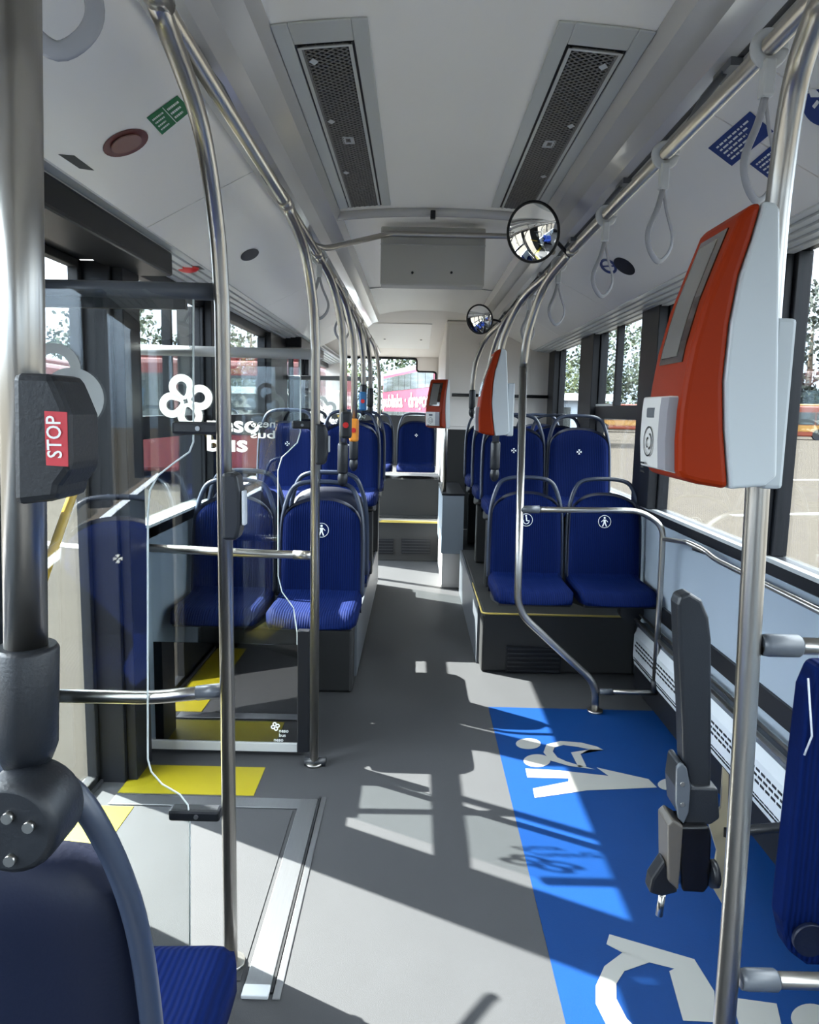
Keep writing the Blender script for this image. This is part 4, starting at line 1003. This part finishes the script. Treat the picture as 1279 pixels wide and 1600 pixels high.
MB_ = MB().cyl((1.135, 4.08, 0.42), (1.135, 4.0, 0.42), 0.065, 24)
tag(MB_.build('heater_hose_end', 'plastic_dark'), 'dark round heater fan end at the foot of right seats', 'heater end')
o = MB().box(atx(1130, 1030, 1.214) + Vector((-0.006, 0, 0)), atx(1130, 1030, 1.214) + Vector((0, 0.12, 0.03))).build('wall_hook', 'black'); tag(o, 'small black fitting on the right wall panel', 'hook') if False else bpy.data.objects.remove(o)
# folded backrest paddle with hinge and belt unit
Ya = 1.55
ar = empty('hinged_paddle', at(1090, 1290, Ya), 'dark upright folded armrest paddle on its hinge beside the right pole', 'armrest')
pd = [(1058, 945), (1062, 932), (1078, 926), (1097, 938), (1108, 965), (1112, 1000), (1112, 1200), (1110, 1262), (1078, 1245), (1068, 1190), (1066, 1120), (1060, 1000)]
MB().prism([at(x, y, Ya) for x, y in pd], (0, 0.05, 0)).build('armrest_pad', 'plastic_dark', ar, bevel=0.008, seg=3)
hg = [(1060, 1195), (1068, 1192), (1082, 1230), (1122, 1232), (1125, 1280), (1110, 1290), (1070, 1288), (1058, 1268), (1055, 1230)]
MB().prism([at(x, y, Ya - 0.012) for x, y in hg], (0, 0.075, 0)).build('armrest_hinge', 'plastic_dark', ar, bevel=0.008, seg=3)
dc = [(1057, 1200), (1064, 1193), (1073, 1200), (1079, 1230), (1076, 1270), (1068, 1288), (1060, 1280), (1056, 1255)]
MB().prism([at(x, y, Ya - 0.02) for x, y in dc], (0, 0.01, 0)).build('hinge_cover', 'plastic_grey', ar, bevel=0.003)
for px, py in ((1066, 1226), (1066, 1258)): q = at(px, py, Ya - 0.022); MB().cyl(q, q + Vector((0, 0.004, 0)), 0.005, 12).build('hinge_screw', 'steel', ar)
bu = empty('lock_unit', at(1085, 1350, Ya), 'black boxy locking unit with metal pin below the folded armrest', 'lock')
b1 = [(1043, 1290), (1052, 1282), (1068, 1292), (1060, 1392), (1044, 1378)]
MB().prism([at(x, y, Ya - 0.03) for x, y in [(1060, 1292), (1108, 1292), (1112, 1310), (1108, 1385), (1100, 1396), (1066, 1394)]], (0, 0.07, 0)).build('lock_case', 'black_gloss', bu, bevel=0.005)
MB().prism([at(x, y, Ya - 0.031) for x, y in b1], (0, 0.07, 0)).build('lock_side', 'lock_taupe', bu, bevel=0.004)
MB().prism([at(x, y, Ya - 0.02) for x, y in [(1038, 1345), (1050, 1370), (1060, 1395), (1034, 1402), (1014, 1396), (1018, 1375)]], (0, 0.04, 0)).build('lock_snout', 'black', bu, bevel=0.006)
MB().tube([at(1034, 1398, Ya), at(1029, 1430, Ya)], 0.008, 12).build('lock_pin', 'steel', bu)
MB().tube([at(1108, 1365, Ya - 0.02), at(1118, 1365, Ya - 0.02)], 0.03, 20).build('lock_knob', 'black', bu)
bp_ = MB().prism([at(x, y, Ya + 0.04) for x, y in [(1130, 1200), (1138, 1210), (1132, 1420), (1112, 1385), (1120, 1330), (1108, 1290), (1126, 1262)]], (0, 0.008, 0))
bp_.build('mounting_plate', 'beige_bracket', ar)
wb_ = MB().tube([at(1130, 1300, Ya + 0.04), Vector((1.2, Ya + 0.1, at(1130, 1300, Ya).z))], 0.012, 8)
wb_.build('wall_arm', 'plastic_dark', ar)
# folded blue seat at the right edge
fs_ = empty('tip_up_bench', (0.95, 1.25, 0.3), 'blue folded tip-up seat at the right edge of the picture', 'seat')
sp2 = [(1279, 1040), (1262, 1080), (1250, 1180), (1238, 1290), (1226, 1400), (1222, 1440), (1232, 1490), (1262, 1512), (1330, 1515), (1340, 1040)]
MB().prism([at(x, y, 1.42) for x, y in sp2], (0.0, 0.06, 0)).build('seat_cushion', 'fabric', fs_, bevel=0.015, seg=3)
q = at(1262, 1465, 1.41)
MB().cyl(q, q + Vector((0, -0.012, 0)), 0.035, 24).build('seat_pivot', 'shell_navy', fs_)
MB().tube([at(1262, 1060, 1.415), at(1268, 1150, 1.415), at(1256, 1180, 1.415)], 0.002, 6).build('seat_cord', 'plastic_light', fs_)

# ================================================================= OUTSIDE
grd = MB().box((-140, -60, -0.40), (140, 200, -0.35)); o = grd.build('ground', 'asphalt'); o['kind'] = 'structure'
lines = MB()
def gline(p, q, w=0.12):
    p = Vector((*p, -0.346)); q = Vector((*q, -0.346)); d = (q - p).normalized(); n = Vector((-d.y, d.x, 0)) * w; lines.quad(p - n, q - n, q + n, p + n)
gline((3.2, 6.2), (12, 9)); gline((3.4, 4.8), (9, 6.6)); gline((5, 7), (6.2, 3)); gline((6, 14), (26, 20)); gline((9, 22), (40, 30)); gline((-3, 5), (-12, 7)); gline((-3, 9), (-12, 12))
tag(lines.build('ground_markings', 'paint_white'), 'painted white parking lines on the yard outside the right windows', 'road marking')
def bus(loc, rz, L, H, body, label, roofm=None, lower=None, deck2=False, name='parked_bus', strip=None, panels=None):
    t = empty(name, loc, label, 'bus'); W_ = 2.5
    def B(a, b): return MB().box(a, b)
    def pt(mb, nm, m, bv=0.0):
        o = mb.build(nm, m, t, local=True, bevel=bv); return o
    pt(B((-L/2, 0, 0.3), (L/2, W_, H)), 'bus_body', body, 0.12)
    pt(B((-L/2 + 0.2, 0.2, H - 0.02), (L/2 - 0.2, W_ - 0.2, H + 0.18)), 'bus_roof', roofm or body, 0.08)
    rows = [(1.35, 2.45)] if not deck2 else [(1.1, 1.8), (2.95, 3.75)]
    n = max(3, int(L / 1.6))
    for z0, z1 in rows:
        for i in range(n):
            a = -L/2 + 0.3 + (L - 0.6) * i / n; b = a + (L - 0.6) / n - 0.08
            pt(B((a, -0.02, z0), (b, 0.02, z1)), 'bus_window', 'bus_glass')
    for s_ in (-1, 1): pt(B((s_*(L/2 - 0.01), 0.2, 1.2), (s_*(L/2 + 0.02), W_ - 0.2, 2.6)), 'windscreen', 'bus_glass')
    if lower: pt(B((-L/2 + 0.02, -0.015, 0.32), (L/2 - 0.02, 0.01, 0.85)), 'bus_skirt', lower)
    if panels:
        for a, b, m in panels: pt(B((a, -0.018, 0.75), (b, 0.01, 1.3)), 'bus_panel', m)
    for x in (-L/2 + 2.2, L/2 - 2.6):
        w = MB().cyl((x, -0.04, 0.48), (x, 0.3, 0.48), 0.48, 24); pt(w, 'wheel', 'rubber')
    t.rotation_euler = (0, 0, rz); return t
GZ = -0.35
bus((-5.35, 22.0, GZ), PI/2 - 0.05, 9.5, 2.95, 'bus_red', 'red parked bus facing the yard, left one of the two seen through the left windows', lower='black')
bus((-2.5, 22.5, GZ), PI/2 - 0.04, 9.5, 2.95, 'bus_red', 'red parked bus, right one of the two seen through the left windows', lower='black')
bus((-10.0, 22.5, GZ), PI/2 + 0.1, 9, 2.9, 'bus_orange', 'orange and cream parked bus seen through the door glass at far left', panels=[(-3.8, 3.8, 'bus_yellow')])
db = bus((-0.7, 39.5, GZ), math.radians(-77), 13.0, 4.0, 'bus_pink', 'pink-red double-decker bus with white lettering behind the rear window', roofm='bus_cream', deck2=True, name='double_decker_bus')
tx = MB(); text(tx, 'publinka · dragon', 1.0, (-6.1, -0.03, 2.05), X0, Z0, 0.02, 11.8); tx.build('lettering', 'bus_lettering', db, local=True)
bus((39.5, 66, GZ), -0.12, 12, 3.0, 'bus_orange', 'yellow, white and orange bus across the yard at the right edge', roofm='bus_yellow', panels=[(-5.9, -3.5, 'bus_yellow'), (-3.5, 5.9, 'bus_cream')])
bus((23, 82, GZ), -0.2, 9, 2.9, 'bus_orange', 'orange and yellow parked bus below the sliding window', panels=[(-3, 2, 'bus_yellow'), (2, 4.4, 'bus_cream')])
# white car behind the double-decker
cr_ = empty('parked_car', (0.9, 27, GZ), 'small white car parked in front of the double-decker', 'car')
MB().prism([(-2, 0, 0.3), (-2.0, 0, 0.85), (-1.3, 0, 0.95), (-0.7, 0, 1.4), (0.8, 0, 1.42), (1.4, 0, 0.95), (2.1, 0, 0.8), (2.1, 0, 0.3)], (0, 1.7, 0)).build('car_body', 'decal_white', cr_, local=True, bevel=0.08)
MB().prism([(-1.15, -0.01, 0.97), (-0.65, -0.01, 1.33), (0.75, -0.01, 1.35), (1.2, -0.01, 0.97)], (0, 0.03, 0)).build('car_window', 'bus_glass', cr_, local=True)
for x in (-1.3, 1.3): MB().cyl((x, -0.02, 0.33), (x, 0.2, 0.33), 0.33, 20).build('wheel', 'rubber', cr_, local=True)
# low shed / carport at the right rear
sh = empty('yard_shed', (9, 44, GZ), 'low grey shed with white roof beyond the rear right window', 'shed')
MB().box((6, 44, GZ), (11, 50, 2.3)).build('shed_wall', 'wall_grey', sh); MB().box((5.5, 43.5, 2.3), (11.5, 50.5, 2.7)).build('shed_roof', 'decal_white', sh)
MB().box((7, 43.95, 0.6), (9, 44.0, 1.9)).build('shed_window', 'bus_glass', sh)
# trees
def tree(loc, h, r, leafm, label, seed, tall=False, n=4200):
    R = random.Random(seed); t = empty('tree', loc, label, 'tree', 'trees around the yard')
    MB().tube([(0, 0, 0), (0.05, 0, h * 0.45), (0.0, 0.1, h * 0.8)], [h * 0.025, h * 0.018, h * 0.006], 8).build('trunk', 'bark', t, local=True)
    cl_ = []
    for i in range(26 if not tall else 34):
        z = R.uniform(0.18, 0.97); rr = r * math.sin(PI * min(1, max(0.08, (1 - z) * 0.95 + 0.05)) ** 0.7) ; a = R.uniform(0, 2*PI); q = R.random() ** 0.5
        cl_.append((Vector((math.cos(a) * rr * q, math.sin(a) * rr * q, z * h)), R.uniform(0.28, 0.5) * r))
    mb = MB(); s0 = 0.035 * h * 0.55
    for i in range(n):
        c, cr2 = R.choice(cl_); d = Vector((R.gauss(0, 1), R.gauss(0, 1), R.gauss(0, 1))).normalized() * cr2 * R.uniform(0.5, 1.05); p = c + d
        a = Vector((R.gauss(0, 1), R.gauss(0, 1), R.gauss(0, 1))).normalized() * s0 * R.uniform(0.6, 1.3); b = a.cross(Vector((R.gauss(0, 1), R.gauss(0, 1), R.gauss(0, 1)))).normalized() * a.length * 0.6
        mb.quad(p - a, p - b, p + a, p + b)
    mb.build('foliage', leafm, t, local=True); return t
tree((42.5, 82, GZ), 16, 5.0, 'leaf_b', 'tall dark tree at the right edge beyond the yard', 1, True)
tree((55, 88, GZ), 15, 5.0, 'leaf_b', 'dark tree right of the tallest one at the picture edge', 2, True)
R = random.Random(5)
for i, (x, y, h, m, lb) in enumerate([
    (23, 96, 13.5, 'leaf_a', 'bushy tree seen in the left half of the sliding window'), (33, 106, 14.5, 'leaf_a', 'tall bushy tree seen in the right half of the sliding window'),
    (15.5, 84, 7.5, 'leaf_c', 'low bright green tree seen in the rear right window'), (45, 108, 14, 'leaf_a', 'tree hidden partly by the large validator'),
    (-16.5, 40, 8, 'leaf_a', 'green tree through the left window beside the pillar'), (-8.5, 38, 7, 'leaf_a', 'green tree through the left window near the pole'),
    (-6.6, 54, 8, 'leaf_b', 'dark tree behind the red bus roof'), (-25, 34, 7, 'leaf_c', 'green tree through the door glass at far left'),
    (-3.6, 33, 3.6, 'leaf_c', 'bright bush at the left of the rear window'), (-1.5, 70, 11, 'leaf_a', 'pale tree above the double-decker'), (4.5, 60, 10, 'leaf_a', 'tree above the right end of the double-decker')]):
    tree((x, y, GZ), h, h * 0.42, m, lb, 20 + i, n=3200)
